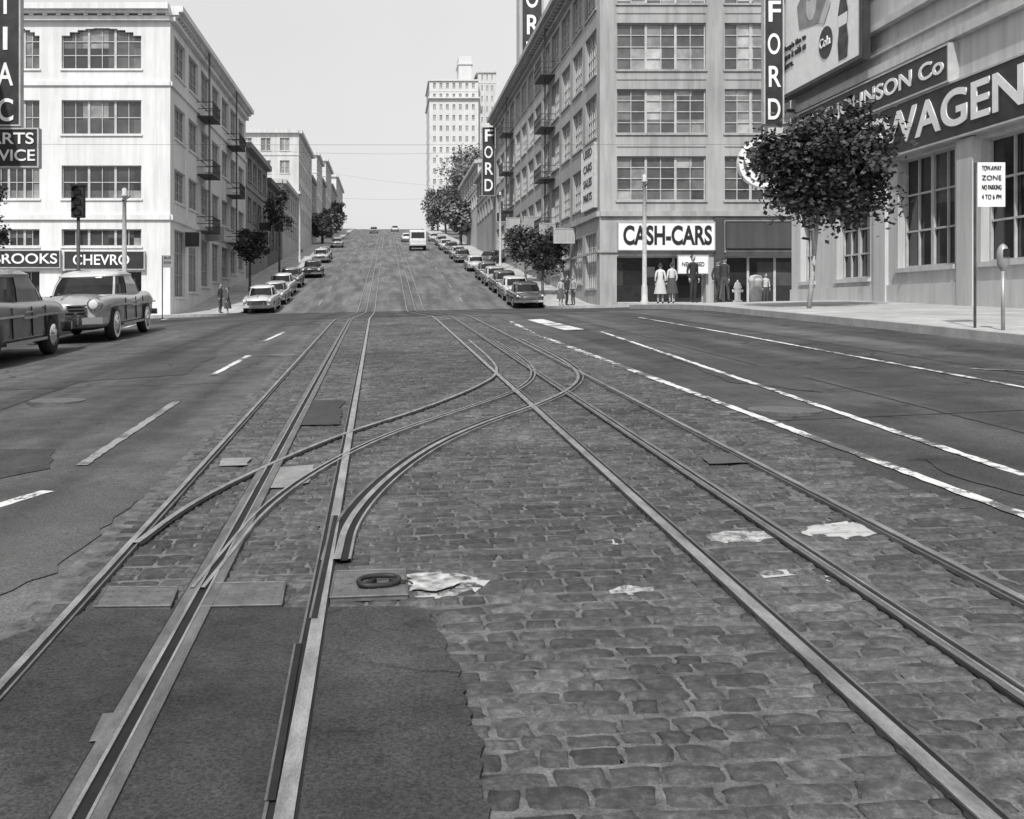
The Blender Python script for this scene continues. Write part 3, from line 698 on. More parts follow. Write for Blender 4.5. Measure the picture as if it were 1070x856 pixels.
# ------------------------------------------------------------------ trees
def tree(name, x, y, base, h, cz, R, nleaf, leaf, tr=.08, mat=None, clumps=60, bark=None, spread=.62, off=0.):
    e = empty(name, (x, y, base)); t = MB(); c = Vector((x + off, y, cz))
    p = Vector((x, y, base - .1)); top = Vector((x + off * .5 + random.uniform(-.05, .05), y, cz - R[2] * .6))
    mid = p.lerp(top, .5) + Vector((random.uniform(-.05, .05), 0, 0))
    t.cyl(p, mid, tr * 1.25, tr, 10); t.cyl(mid, top, tr, tr * .85, 10)
    cl = []
    for i in range(clumps):
        d = Vector(rng.normal(0, 1, 3)).normalized(); r = random.uniform(.35, 1.0) ** .6
        lump = 1 + .16 * math.sin(3 * d.x + 2 + d.z * 4) + .1 * math.sin(7 * d.y + d.x * 5)
        cl.append(Vector((d.x * R[0] * r * lump, d.y * R[1] * r * lump, d.z * R[2] * r * lump)) + c)
    for q in cl[:: max(1, clumps // 14)]:
        m = top.lerp(q, .5) + Vector((0, 0, -.06 * R[2])); t.cyl(top, m, tr * .5, tr * .28, 6); t.cyl(m, q, tr * .28, tr * .08, 6)
    t.build('trunk_and_limbs', bark or m_bark, e, True)
    C_ = np.array([tuple(q) for q in cl]); k = rng.integers(0, len(cl), nleaf)
    sz = np.array(R) * .26 * rng.uniform(.6, 1.25, (len(cl), 1))
    P = C_[k] + rng.normal(0, 1, (nleaf, 3)) * sz[k] * spread
    a = rng.normal(0, 1, (nleaf, 3)); a[:, 2] *= .5; a /= np.linalg.norm(a, axis=1)[:, None]
    b_ = np.cross(a, rng.normal(0, 1, (nleaf, 3))); b_ /= np.linalg.norm(b_, axis=1)[:, None]
    L = leaf * rng.uniform(.6, 1.3, (nleaf, 1)); W_ = L * .6
    vv = np.stack([P - a * L, P + b_ * W_, P + a * L, P - b_ * W_], 1).reshape(-1, 3)
    me = bpy.data.meshes.new('leaves'); me.from_pydata(vv.tolist(), [], (np.arange(nleaf)[:, None] * 4 + np.arange(4)).tolist()); me.update()
    tn = np.repeat(rng.uniform(.6, 1.5, nleaf) * rng.uniform(.6, 1.4, len(cl))[k], 4)
    at = me.attributes.new('tone', 'FLOAT', 'POINT'); at.data.foreach_set('value', tn.astype(np.float32))
    link('leaves', me, e, [mat or m_leaf]); return e
def G(x, y): return float(g(x, y))
tree('street_tree', 10.8, 27, G(10.8, 27) + .15, 5, 5.05, (1.55, 1.55, 1.38), 17000, .08, .05, clumps=105, bark=m_barkl, spread=.62, off=.5)
tree('street_tree', -11.9, 30.5, G(-12, 30) + .15, 4, 4.3, (.75, .9, 1.3), 2500, .07, .06, clumps=30)
for (x, y, cz, R) in ((-10.6, 81, 6.3, (1.5, 1.5, 1.3)), (-10.7, 104, 11.4, (1.5, 1.8, 1.9)), (10.6, 72, 5.35, (1.5, 1.5, 1.5)), (11.0, 84, 6.6, (1.4, 1.5, 1.5))):
    tree('street_tree', x, y, G(x, y) + .15, 4, cz, R, 3000, .13, .09, clumps=40)
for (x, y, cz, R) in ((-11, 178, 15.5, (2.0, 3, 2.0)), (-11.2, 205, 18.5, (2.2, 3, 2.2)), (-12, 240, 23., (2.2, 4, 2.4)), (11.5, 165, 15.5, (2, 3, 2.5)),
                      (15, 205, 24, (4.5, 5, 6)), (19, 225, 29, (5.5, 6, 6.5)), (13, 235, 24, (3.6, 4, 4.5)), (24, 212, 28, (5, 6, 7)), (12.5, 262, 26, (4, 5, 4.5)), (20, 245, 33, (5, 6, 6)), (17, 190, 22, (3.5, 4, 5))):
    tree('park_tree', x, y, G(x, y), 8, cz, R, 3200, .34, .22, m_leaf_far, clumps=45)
# ------------------------------------------------------------------ street furniture
def pole(x, y, top, r=.085):
    b_ = G(x, y) + .15; e = empty('utility_pole', (x, y, b_)); h = top - b_; m = MB()
    m.lathe((x, y, b_), [(r * 2, 0), (r * 2, .1), (r * 1.5, .18), (r * 1.4, .7), (r * 1.1, .8), (r, h * .6), (r * .8, h - .35), (r * 1.4, h - .33), (r * 1.4, h - .25), (r * .8, h - .22), (r * 1.1, h - .05), (.0, h)], 12)
    m.build('column', m_pole, e, True); l = MB(); l.box(x - .02, x + .02, y - .3, y + .3, top - .5, top - .46); l.cyl((x, y, top - .48), (x + .22, y, top - .3), .02, .02, 6)
    l.box(x + .09, x + .4, y - .05, y - .02, b_ + 1.1, b_ + 1.5); l.build('bracket', m_poled, e); return e
pole(10.25, 42.0, 1.45 + 140 * 42 / F); pole(-9.5, 38, 5.8); pole(10.7, 100, 12.5, .1); pole(-10.2, 122, 15, .1)
def signal(x, y, top):
    b_ = G(x, y) + .15; e = empty('traffic_signal', (x, y, b_)); m = MB(); m.lathe((x, y, b_), [(.13, 0), (.13, .15), (.07, .25), (.05, top - b_ - .9), (.0, top - b_ - .88)], 10); m.build('pole', m_poled, e, True)
    h = MB(); h.box(x - .18, x + .18, y - .14, y + .14, top - .95, top); h.box(x - .21, x + .21, y - .17, y + .17, top, top + .05)
    for i in range(3):
        z = top - .16 - i * .31
        for k in range(9):
            t0 = math.pi * k / 9; t1 = math.pi * (k + 1) / 9; q = lambda t, yy: (x + .12 * math.cos(t), yy, z + .12 * math.sin(t)); h.quad(q(t0, y - .14), q(t1, y - .14), q(t1, y - .36), q(t0, y - .36))
    h.build('head', m_black, e); ln = MB()
    for i in range(3): ln.cyl((x, y - .14, top - .16 - i * .31), (x, y - .15, top - .16 - i * .31), .1, .1, 14)
    ln.build('lenses', M('lens', .1, .16, 4, .3), e)
signal(-9.4, 32, 5.15)
def post_sign(x, y, top, w, h, rows):
    b_ = G(x, y) + .15; e = empty('parking_sign', (x, y, b_)); m = MB(); m.cyl((x, y, b_ - .05), (x, y, top), .022, .022, 10); m.build('post', m_poled, e)
    p = MB(); p.box(x + .02, x + .02 + w, y - .045, y - .03, top - h, top); p.build('plate', m_white, e)
    for i, r in enumerate(rows): text(e, r, (x + .02 + w / 2, y - .05, top - .1 - i * (h - .1) / len(rows)), w * .7, h / len(rows) * .42, FS, m_signd, bold=-.012)
post_sign(9.82, 17.6, 3.88, .46, .74, ['TOW-AWAY', 'ZONE', 'NO PARKING', '4 TO 6 PM'])
post_sign(-9.2, 43, 3.6, .4, .5, ['BUS', 'STOP'])
x, y = 9.85, 16.85; b_ = G(x, y) + .15; e = empty('parking_meter', (x, y, b_)); m = MB()
m.cyl((x, y, b_ - .05), (x, y, b_ + .98), .03, .028, 12); m.lathe((x, y, b_), [(.03, .95), (.06, 1.0), (.085, 1.05), (.09, 1.2), (.085, 1.27), (.06, 1.34), (.02, 1.38), (0, 1.385)], 14); m.build('post_and_head', M('meter_grey', .3, .42, 5, .4, metal=.3), e, True)
mm = MB(); mm.box(x - .045, x + .045, y - .105, y - .085, b_ + 1.17, b_ + 1.3); mm.build('dial', m_black, e)
x, y = 13.3, 40.0; b_ = G(x, y) + .15; e = empty('fire_hydrant', (x, y, b_)); m = MB(); m.lathe((x, y, b_), [(.17, 0), (.17, .06), (.11, .08), (.11, .5), (.15, .52), (.15, .58), (.12, .62), (.1, .72), (.03, .78), (.03, .83), (0, .84)], 14)
m.cyl((x - .2, y, b_ + .42), (x + .2, y, b_ + .42), .055, .055, 10); m.cyl((x, y - .2, b_ + .4), (x, y, b_ + .4), .07, .07, 10); m.build('body', m_white, e, True)
x, y = 14.2, 40.6; b_ = G(x, y) + .15; e = empty('litter_bin', (x, y, b_)); m = MB(); m.lathe((x, y, b_), [(.2, 0), (.26, .75), (.28, .78), (.28, .85), (.2, 1.0), (.0, 1.05)], 14); m.build('can', m_pole, e, True)
def wires():
    e = empty('overhead_wires', (0, 60, 10)); m = MB()
    def w(a, b_, sag=.4, r=.012):
        a = Vector(a); b_ = Vector(b_); pr_ = a
        for i in range(1, 13):
            t = i / 12; q = a.lerp(b_, t); q.z -= sag * 4 * t * (1 - t); m.cyl(pr_, q, r, r, 4, False); pr_ = q
    w((-12.8, 96, 15.9), (12.5, 100, 16.5)); w((-12.8, 140, 16.5), (12.9, 140, 16.5), .6); w((-12.8, 170, 24), (12.9, 170, 21), .6)
    w((-60, 50, 9.5), (60, 50, 9.5), .3, .009); m.build('wires', m_poled, e)
wires()
# ------------------------------------------------------------------ cars
m_cpaint, nt, b = newmat('car_paint'); oi = nt.nodes.new('ShaderNodeObjectInfo')
dirt = ramp(nt, noise(nt, pos(nt), 2.5, 4), [(.3, .85), (.7, 1.05)])
mxx = nt.nodes.new('ShaderNodeMix'); mxx.data_type = 'RGBA'; mxx.blend_type = 'MULTIPLY'; mxx.inputs[0].default_value = 1
nt.links.new(oi.outputs['Color'], mxx.inputs[6]); nt.links.new(dirt, mxx.inputs[7]); nt.links.new(mxx.outputs[2], b.inputs['Base Color'])
b.inputs['Roughness'].default_value = .25; b.inputs['Coat Weight'].default_value = .5
m_croof, nt, b = newmat('car_roof_paint'); oi = nt.nodes.new('ShaderNodeObjectInfo'); nt.links.new(mul(nt, oi.outputs['Alpha'], 1.), b.inputs['Base Color']); b.inputs['Roughness'].default_value = .25; b.inputs['Coat Weight'].default_value = .5
m_cglass = M('car_glass', .006, .02, 2, .08, spec=.4); m_tyre = M('tyre', .02, .035, 8, .85); m_ww = M('whitewall', .65, .75, 8, .6)
m_chrome = M('chrome', .7, .85, 4, .15, metal=1); m_under = M('car_underside', .01, .02, 4, .9); m_lens = M('lamp_lens', .5, .7, 4, .1)
CM = [m_cpaint, m_cglass, m_tyre, m_ww, m_chrome, m_under, m_lens, m_croof]
def make_car(kind, ww=True):
    finned = kind == 1; bm = bmesh.new()
    st = [(-2.58, .62, .70, .42), (-2.54, .76, .84, .36), (-2.38, .86, .93, .32), (-2.0, .91, .98, .29), (-1.2, .935, 1.01, .28), (-.8, .94, 1.0, .28), (0, .945, .96, .28), (.9, .945, .95, .28), (1.5, .94, .97, .29), (2.1, .90, .93, .32), (2.5, .84, .84, .36), (2.62, .70, .70, .42)]
    if finned: st = [(y_, w, z + (.05 if y_ > 1.2 else -.03), zb) for y_, w, z, zb in st]
    rings = []
    for (y_, w, zt, zb) in st:
        cb = .055 if y_ < -.8 else .03
        hl = [(0, zt + cb), (.35 * w, zt + cb * .8), (.60 * w, zt - .03), (.74 * w, zt - .035), (.82 * w, zt + .02), (.93 * w, zt - .0), (.99 * w, zt - .11), (w, zt - .22), (.97 * w, zt - .27), (.985 * w, .52), (.96 * w, zb + .08), (.90 * w, zb), (.6 * w, zb - .02)]
        r = [bm.verts.new((a, y_, z)) for a, z in hl] + [bm.verts.new((-a, y_, z)) for a, z in hl[:0:-1]]; rings.append(r)
    k = len(rings[0])
    for r0, r1 in zip(rings[:-1], rings[1:]):
        for i in range(k): bm.faces.new((r0[i], r0[(i + 1) % k], r1[(i + 1) % k], r1[i]))
    bm.faces.new(rings[0][::-1]); bm.faces.new(rings[-1])
    bmesh.ops.recalc_face_normals(bm, faces=bm.faces)
    me = bpy.data.meshes.new('tmp'); bm.to_mesh(me); bm.free(); ob = link('tmpbody', me)
    sb = ob.modifiers.new('s', 'SUBSURF'); sb.levels = 1; sb.render_levels = 1
    cut = MB()
    for y_ in (-1.52, 1.38):
        for sx in (-1, 1): cut.cyl((sx * .62, y_, .36), (sx * 1.2, y_, .36), .41, .41, 28)
    co = cut.build('tmpcut', m_under); bmod = ob.modifiers.new('b', 'BOOLEAN'); bmod.object = co; bmod.solver = 'EXACT'
    bpy.context.view_layer.update(); dg = bpy.context.evaluated_depsgraph_get(); me2 = bpy.data.meshes.new_from_object(ob.evaluated_get(dg))
    bm = bmesh.new(); bm.from_mesh(me2)
    for f in bm.faces: f.smooth = True; f.material_index = 0
    bpy.data.objects.remove(ob); bpy.data.objects.remove(co)
    def add(mb, mi, sm=True):
        vs = [bm.verts.new(v) for v in mb.v]
        for f in mb.f:
            try: q = bm.faces.new([vs[i] for i in f]); q.material_index = mi; q.smooth = sm
            except Exception: pass
    u = MB(); u.box(-.6, .6, -2.2, 2.2, .26, .8); add(u, 5, False)
    nn = 48
    def ringf(z, yf, yr, w, grow=0, e_=.42):
        out = []
        for i in range(nn):
            t = 2 * math.pi * (i + .5) / nn; c_, s_ = math.cos(t), math.sin(t)
            out.append(((w + grow) * math.copysign(abs(c_) ** e_, c_), (yf + yr) / 2 + ((yr - yf) / 2 + grow) * math.copysign(abs(s_) ** e_, s_), z))
        return out
    top = 1.43 if finned else 1.45
    lv = [(.93, -1.04, 1.76, .80), (1.2, -.78, 1.46, .76), (top - .02, -.46, 1.12, .69)]
    def loft(rs, mi, cap=False):
        m = MB()
        for r0, r1 in zip(rs[:-1], rs[1:]):
            for i in range(nn): m.quad(r0[i], r0[(i + 1) % nn], r1[(i + 1) % nn], r1[i])
        if cap: m.quad(*rs[-1])
        add(m, mi)
    loft([ringf(*l) for l in lv], 1)
    loft([ringf(top - .035, -.50, 1.16, .70, .012), ringf(top, -.47, 1.13, .69, .02), ringf(top + .06, -.36, 1.0, .6), ringf(top + .095, -.15, .8, .45), ringf(top + .11, .1, .5, .2)], 7, True)
    loft([ringf(top - .05, -.50, 1.16, .70, .014), ringf(top - .035, -.50, 1.16, .70, .016)], 4)
    loft([ringf(.93, -1.08, 1.80, .82, .012), ringf(.985, -1.03, 1.74, .80, .02)], 4)
    m = MB(); rs = [ringf(*l, .012) for l in lv]
    for idx in range(nn):
        ang = (idx + .5) * 360 / nn % 360
        if any(abs((ang - q_ + 180) % 360 - 180) < 4.5 for q_ in (0, 180, 47, 133, 227, 313)) or any(abs((ang - q_ + 180) % 360 - 180) < 9 for q_ in (36, 144)):
            for r0, r1 in zip(rs[:-1], rs[1:]): m.quad(r0[idx], r0[(idx + 1) % nn], r1[(idx + 1) % nn], r1[idx])
    add(m, 7)
    for y_ in (-1.52, 1.38):
        for sx in (-1, 1):
            prof = [(.2, -.1), (.31, -.1), (.345, -.06), (.345, .06), (.31, .1), (.26, .105), (.2, .1)]
            def lat(prof, mi, n_=28):
                q = MB()
                for r, o in prof:
                    for i in range(n_): a_ = 2 * math.pi * i / n_; q.v.append((sx * (.82 + o), y_ + r * math.cos(a_), .345 + r * math.sin(a_)))
                for j in range(len(prof) - 1):
                    for i in range(n_): q.f.append((j * n_ + i, j * n_ + (i + 1) % n_, (j + 1) * n_ + (i + 1) % n_, (j + 1) * n_ + i))
                add(q, mi)
            lat(prof, 2)
            if ww: lat([(.285, .112), (.21, .112)], 3)
            lat([(.205, .10), (.2, .115), (.12, .12), (.1, .145), (.0, .15)], 4); lat([(.0, -.1), (.2, -.1)], 5)
    for y_, s_ in ((-2.62, -1), (2.66, 1)):
        b2_ = MB(); pts = [(-.95, y_ - s_ * .28), (-.9, y_ - s_ * .08), (-.5, y_ + s_ * .02), (0, y_ + s_ * .05), (.5, y_ + s_ * .02), (.9, y_ - s_ * .08), (.95, y_ - s_ * .28)]
        for (a0, c0), (a1, c1_) in zip(pts[:-1], pts[1:]):
            b2_.hexa([(a0, c0 - .03, .40), (a1, c1_ - .03, .40), (a1, c1_ + .03, .40), (a0, c0 + .03, .40), (a0, c0 - .03, .54), (a1, c1_ - .03, .54), (a1, c1_ + .03, .54), (a0, c0 + .03, .54)])
        for gx in (-.38, .38): b2_.box(gx - .04, gx + .04, y_ - .06 + s_ * .02, y_ + .06 + s_ * .02, .36, .64)
        add(b2_, 4, False)
    gb = MB(); gb.box(-.56, .56, -2.605, -2.5, .56, .80); add(gb, 5, False); gc = MB()
    for z in (.57, .64, .71, .78): gc.box(-.58, .58, -2.64, -2.60, z, z + .025)
    for xx in (-.58, .555): gc.box(xx, xx + .025, -2.64, -2.60, .57, .8)
    gc.box(-.02, .02, -2.55, -1.1, 1.03, 1.05)
    add(gc, 4, False)
    for sx in (-1, 1):
        hl = MB(); hl.cyl((sx * .73, -2.38, .80), (sx * .73, -2.61, .80), .14, .13, 20); add(hl, 4); hl = MB(); hl.cyl((sx * .73, -2.61, .80), (sx * .73, -2.635, .80), .11, .08, 18); add(hl, 6)
        tl = MB(); tl.cyl((sx * .74, 2.50, .78), (sx * .74, 2.65, .78), .08, .06, 14); add(tl, 6)
        tr_ = MB()
        for (ya, yb, z) in ((-2.1, -.2, .74), (-.2, .5, .70), (.5, 2.2, .72)): tr_.box(sx * .945 - .012, sx * .945 + .012, ya, yb, z, z + .035)
        tr_.box(sx * .95 - .02, sx * .95 + .02, .05, .2, .80, .825); tr_.box(sx * .94 - .01, sx * .94 + .01, -1.05, .95, .30, .35); add(tr_, 4, False)
        dl = MB()
        for ya in (-.72, .22, .93): dl.box(sx * .935 - .012, sx * .935 + .012, ya, ya + .014, .40, .90)
        add(dl, 5, False)
    me = bpy.data.meshes.new('car_mesh')
    for mt in CM: me.materials.append(mt)
    bm.to_mesh(me); bm.free()
    return me
CARS = [make_car(0, False), make_car(1)]
def car(x, y, tone, kind=0, away=False, yaw=0, name='parked_car', sc_=1, roof=None):
    o = bpy.data.objects.new(name, CARS[kind]); COL.objects.link(o); o.color = (tone, tone, tone, tone if roof is None else roof)
    s_ = (G(x, y + 1.3) - G(x, y - 1.3)) / 2.6; r_ = (G(x + .8, y) - G(x - .8, y)) / 1.6
    o.location = (x, y, (G(x, y + 1.3) + G(x, y - 1.3)) / 2 + .005)
    n_ = Vector((-r_, -s_, 1)).normalized(); fy = Vector((math.sin(yaw), math.cos(yaw), 0)) * (-1 if away else 1)
    fy = (fy - n_ * fy.dot(n_)).normalized(); fx = fy.cross(n_)
    m = Matrix((fx, fy, n_)).transposed().to_4x4(); m.translation = o.location
    o.matrix_world = m @ Matrix.Scale(sc_, 4); return o
car(-7.75, 19.7, .14, 0, sc_=1.12); car(-7.6, 27.3, .32, 1, sc_=1.12, roof=.5)
for i, (y_, t) in enumerate(((67.0, .5), (72.8, .3), (79.5, .55), (87.5, .12), (124, .4), (131, .12), (166, .3))): car(-7.9 + random.uniform(-.15, .15), y_, t, i % 2, sc_=random.uniform(.95, 1.05))
for i, (y_, t) in enumerate(((66, .06), (72, .5), (78, .08), (84.5, .35), (91, .1), (103, .45), (118, .06), (126, .3), (141, .08), (152, .4), (170, .2), (192, .4))): car(8.5 + random.uniform(-.15, .15), y_, t, i % 2, True, sc_=random.uniform(.95, 1.05))
car(-3.2, 245, .2, 0, name='car'); car(3.4, 190, .6, 1, True, name='car'); car(1.8, 262, .5, 0, True, name='car')
car(11.2, 112, .06, 0, True, .5); car(-7.0, 99, .03, 0, name='car')
def van(x, y):
    z = G(x, y); e = empty('delivery_van', (x, y, z)); m = MB(); w = 1.15
    pr_ = [(-2.9, .5), (-2.9, 1.2), (-2.75, 1.5), (-2.5, 2.5), (-2.2, 2.75), (2.8, 2.8), (2.95, 2.6), (2.95, .5)]
    for (a, c_), (a1, c1_) in zip(pr_, pr_[1:] + pr_[:1]): m.quad((x - w, y + a, z + c_), (x + w, y + a, z + c_), (x + w, y + a1, z + c1_), (x - w, y + a1, z + c1_))
    for s_ in (-1, 1): m.quad(*[(x + s_ * w, y + a, z + c_) for a, c_ in pr_])
    m.build('body', w_lite, e); gl = MB(); gl.quad((x - .95, y - 2.76, z + 1.55), (x + .95, y - 2.76, z + 1.55), (x + .9, y - 2.56, z + 2.4), (x - .9, y - 2.56, z + 2.4))
    for s_ in (-1, 1): gl.box(x + s_ * 1.155 - .004, x + s_ * 1.155 + .004, y - 2.3, y - 1.4, z + 1.5, z + 2.3)
    gl.build('windows', m_cglass, e); wh = MB()
    for yy in (-1.9, 1.8):
        for s_ in (-1, 1): wh.cyl((x + s_ * 1.17, y + yy, z + .42 + .098 * yy), (x + s_ * .9, y + yy, z + .42 + .098 * yy), .42, .42, 18)
    wh.build('wheels', m_tyre, e); bb = MB(); bb.box(x - 1.1, x + 1.1, y - 3.05, y - 2.92, z + .5, z + .7); bb.build('bumper', m_chrome, e)
van(4.3, 152)
# ------------------------------------------------------------------ people
m_skin = M('skin', .3, .36, 6, .5, kind='Object'); m_hair = M('hair', .02, .04, 20, .6); m_eye = M('eye', .01, .012)
def clothmat(legs, shirt, shoe=.02, skin_z=None, waist=.98):
    m, nt, b = newmat('clothes'); tc = nt.nodes.new('ShaderNodeTexCoord'); sp = nt.nodes.new('ShaderNodeSeparateXYZ'); nt.links.new(tc.outputs['Object'], sp.inputs[0])
    z = mul(nt, sp.outputs['Z'], .5)
    c = ramp(nt, z, [(0, shoe), (.045, skin_z or legs), (.24 if skin_z else .05, legs), (waist / 2, shirt), (.745, .33)], 'CONSTANT')
    c = mul(nt, c, ramp(nt, noise(nt, tc.outputs['Object'], 9, 4), [(.3, .8), (.7, 1.15)]))
    nt.links.new(c, b.inputs['Base Color']); b.inputs['Roughness'].default_value = .85; return m
def person(x, y, yaw, h=1.75, legs=.04, shirt=.1, skirt=None, stride=.0, hairc=None, hat=False):
    b_ = G(x, y) + .15 if abs(x) > 9.2 else G(x, y); e = empty('pedestrian', (x, y, b_)); e.rotation_euler = (0, 0, yaw); k = h / 1.75; e.scale = (k, k, k); bpy.context.view_layer.update()
    bm = bmesh.new(); sk = bm.verts.layers.skin.verify(); vs = {}
    def v(n_, p, rx, ry=None): q = bm.verts.new(p); q[sk].radius = (rx, ry or rx); vs[n_] = q; return q
    fem = skirt is not None; sw = .155 if fem else .19
    v('pel', (0, 0, .96), .135, .10); vs['pel'][sk].use_root = True
    v('wai', (0, 0, 1.1), .115 if fem else .13, .09); v('che', (0, -.01, 1.30), .145 if fem else .165, .105); v('nb', (0, 0, 1.45), .06); v('nk', (0, -.01, 1.54), .05)
    E_ = [('pel', 'wai'), ('wai', 'che'), ('che', 'nb'), ('nb', 'nk')]
    wr = {}
    for s_, n_ in ((-1, 'l'), (1, 'r')):
        f = s_ * stride; v('s' + n_, (s_ * sw, 0, 1.41), .06, .055); v('e' + n_, (s_ * (sw + .06), .03 - f * .4, 1.13), .043); wz = (s_ * (sw + .04), -.06 - f * .8, .90); v('w' + n_, wz, .028); wr[n_] = wz
        v('h' + n_, (s_ * .085, 0, .88), .088, .085); v('k' + n_, (s_ * .09, -.03 + f * .7, .49), .058); v('a' + n_, (s_ * .095, .02 + f * 1.3, .09 + (.05 if f > .05 else 0)), .04); v('t' + n_, (s_ * .11, -.15 + f * 1.3, .04), .036)
        E_ += [('nb', 's' + n_), ('s' + n_, 'e' + n_), ('e' + n_, 'w' + n_), ('pel', 'h' + n_), ('h' + n_, 'k' + n_), ('k' + n_, 'a' + n_), ('a' + n_, 't' + n_)]
    for a, c_ in E_: bm.edges.new((vs[a], vs[c_]))
    me = bpy.data.meshes.new('body'); bm.to_mesh(me); bm.free()
    o = bpy.data.objects.new('body', me); COL.objects.link(o); me.materials.append(clothmat(legs, shirt, .02, .33 if fem else None)); o.parent = e
    o.modifiers.new('skin', 'SKIN').use_smooth_shade = True; ss = o.modifiers.new('ss', 'SUBSURF'); ss.levels = 1; ss.render_levels = 1
    def part(mb, n_, m_, sm=True):
        q = mb.build(n_, m_, None, sm); q.parent = e; return q
    hd = MB(); prf = []
    for i in range(11): t = math.pi * i / 10; prf.append((max(.001, .078 * math.sin(t) * (1 if t < 1.6 else .92 + .08 * math.sin(t))), 1.64 - .118 * math.cos(t)))
    hd.lathe((0, 0, 0), prf, 16); hd.v = [(a, c_ * 1.18 - .012, z) for a, c_, z in hd.v]
    hd.cyl((0, -.095, 1.645), (0, -.118, 1.615), .008, .015, 8)
    for s_ in (-1, 1): hd.cyl((s_ * .072, .0, 1.635), (s_ * .09, .006, 1.64), .02, .024, 8)
    part(hd, 'head', m_skin); hr = MB(); pr2 = []
    for i in range(7): t = math.pi * (.48 if not fem else .6) * i / 6; pr2.append((max(.001, .088 * math.sin(t)), 1.65 + .118 * math.cos(t)))
    hr.lathe((0, 0, 0), pr2[::-1], 16); hr.v = [(a, c_ * 1.18 + .014, z) for a, c_, z in hr.v]; part(hr, 'hair', hairc or m_hair)
    ey = MB()
    for s_ in (-1, 1): ey.cyl((s_ * .03, -.094, 1.645), (s_ * .03, -.102, 1.645), .01, .008, 8)
    ey.box(-.022, .022, -.102, -.094, 1.583, 1.59); part(ey, 'eyes_and_mouth', m_eye)
    if hat: ht = MB(); ht.lathe((0, 0, 0), [(.15, 1.70), (.15, 1.712), (.09, 1.715), (.085, 1.80), (.0, 1.81)], 18); part(ht, 'hat', m_poled)
    hn = MB()
    for n_, s_ in (('l', -1), ('r', 1)):
        wx, wy, wz = wr[n_]; hn.cyl((wx, wy, wz + .01), (wx, wy - .01, wz - .09), .026, .034, 8)
        for i in range(4):
            a = (wx, wy - .035 + i * .018, wz - .085); L = (.06, .075, .07, .055)[i]; m_ = (a[0] - s_ * .006, a[1], a[2] - L * .55); hn.cyl(a, m_, .009, .008, 6); hn.cyl(m_, (m_[0] - s_ * .018, m_[1], m_[2] - L * .45), .008, .006, 6)
        hn.cyl((wx - s_ * .01, wy - .03, wz - .03), (wx - s_ * .02, wy - .06, wz - .08), .011, .008, 6)
    part(hn, 'hands', m_skin)
    if fem:
        s2 = MB(); s2.lathe((0, 0, 0), [(.115, 1.10), (.16, .98), (.2, .8), (.25, .55), (.27, .44)], 20)
        s2.v = [(a * (1 + .05 * math.sin(9 * math.atan2(c_, a)) * (1.1 - z)), c_ * .85 * (1 + .05 * math.sin(9 * math.atan2(c_, a)) * (1.1 - z)), z) for a, c_, z in s2.v]; part(s2, 'skirt', M('skirt_cloth', skirt * .85, skirt, 12, .9))
    return e
def pu(u, y): return (u - U0) / F * y
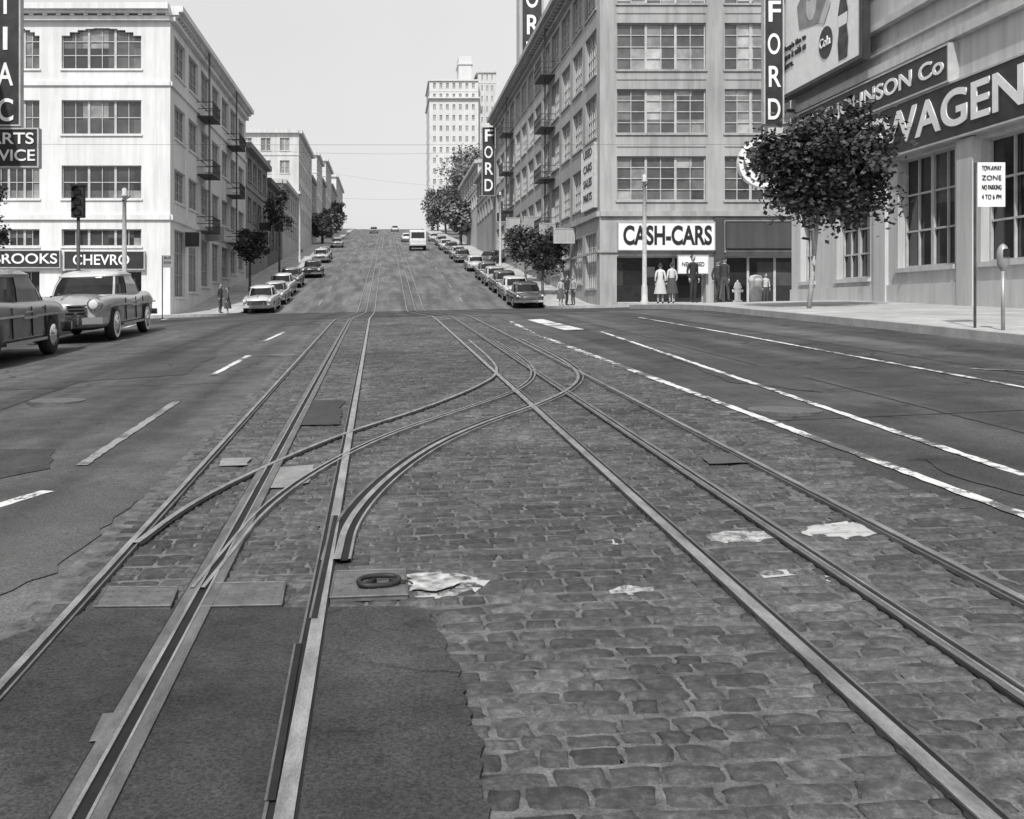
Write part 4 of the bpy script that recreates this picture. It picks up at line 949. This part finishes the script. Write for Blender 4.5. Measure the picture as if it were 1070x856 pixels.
for (u, y_, yaw, kw) in ((690, 42, 2.9, dict(h=1.62, shirt=.6, skirt=.5)), (702, 42.5, 3.3, dict(h=1.66, shirt=.55, skirt=.08)), (724, 40.5, .5, dict(h=1.85, shirt=.03, legs=.03)),
                         (757, 41, 2.2, dict(h=1.76, shirt=.04, legs=.08, stride=.12)), (750, 42.5, 2.0, dict(h=1.74, shirt=.05, legs=.03, stride=-.12)),
                         (592, 59, 1, dict(h=1.7, shirt=.05, legs=.04)), (599, 59.5, -1, dict(h=1.68, shirt=.3, legs=.05)), (230, 60, 1.2, dict(h=1.7, shirt=.05, legs=.05)), (238, 60.5, -1.5, dict(h=1.65, shirt=.08, skirt=.06)),
                         (586, 60, .4, dict(h=1.6, shirt=.4, skirt=.1)), (800, 58.5, .2, dict(h=1.7, shirt=.5, legs=.06))):
    person(pu(u, y_), y_, yaw, **kw)
# ------------------------------------------------------------------ light, world, camera
el, az = math.radians(48), math.radians(196)   # sun behind the camera, slightly left
sd = Vector((math.sin(az) * math.cos(el), math.cos(az) * math.cos(el), math.sin(el)))
L = bpy.data.lights.new('sun', 'SUN'); L.energy = 4.0; L.angle = math.radians(.8); L.color = (1, .995, .985)
so = bpy.data.objects.new('sun', L); COL.objects.link(so); so.rotation_euler = (-sd).to_track_quat('-Z', 'Y').to_euler()
w = bpy.data.worlds.new('World'); SC.world = w; w.use_nodes = True; nt = w.node_tree; bg = nt.nodes['Background']
sk = nt.nodes.new('ShaderNodeTexSky'); sk.sky_type = 'NISHITA'; sk.sun_disc = False; sk.sun_elevation = el; sk.sun_rotation = az; sk.dust_density = 4; sk.air_density = 1.2
bw = nt.nodes.new('ShaderNodeRGBToBW'); nt.links.new(sk.outputs[0], bw.inputs[0])
hz_ = nt.nodes.new('ShaderNodeTexNoise'); hz_.inputs['Scale'].default_value = 1.6; hz_.inputs['Detail'].default_value = 4
tcw = nt.nodes.new('ShaderNodeTexCoord'); nt.links.new(tcw.outputs['Generated'], hz_.inputs['Vector'])
v1 = mul(nt, bw.outputs[0], .4)
mm_ = mul(nt, ramp(nt, hz_.outputs['Fac'], [(.3, .58), (.7, .7)]), 10.); v3 = mul(nt, v1, mm_, 'ADD')
nt.links.new(v3, bg.inputs['Color']); bg.inputs['Strength'].default_value = .1
cam = bpy.data.cameras.new('camera'); co = bpy.data.objects.new('camera', cam); COL.objects.link(co)
co.location = (0, 0, H); co.rotation_euler = (math.radians(90), 0, 0); cam.sensor_width = 36; cam.lens = 36 * F / 1070
cam.shift_x = 130 / 1070; cam.shift_y = -106 / 1070; cam.clip_start = .05; cam.clip_end = 5000; SC.camera = co
SC.view_settings.view_transform = 'Standard'; SC.view_settings.look = 'None'; SC.view_settings.exposure = 0
print('stones', n)
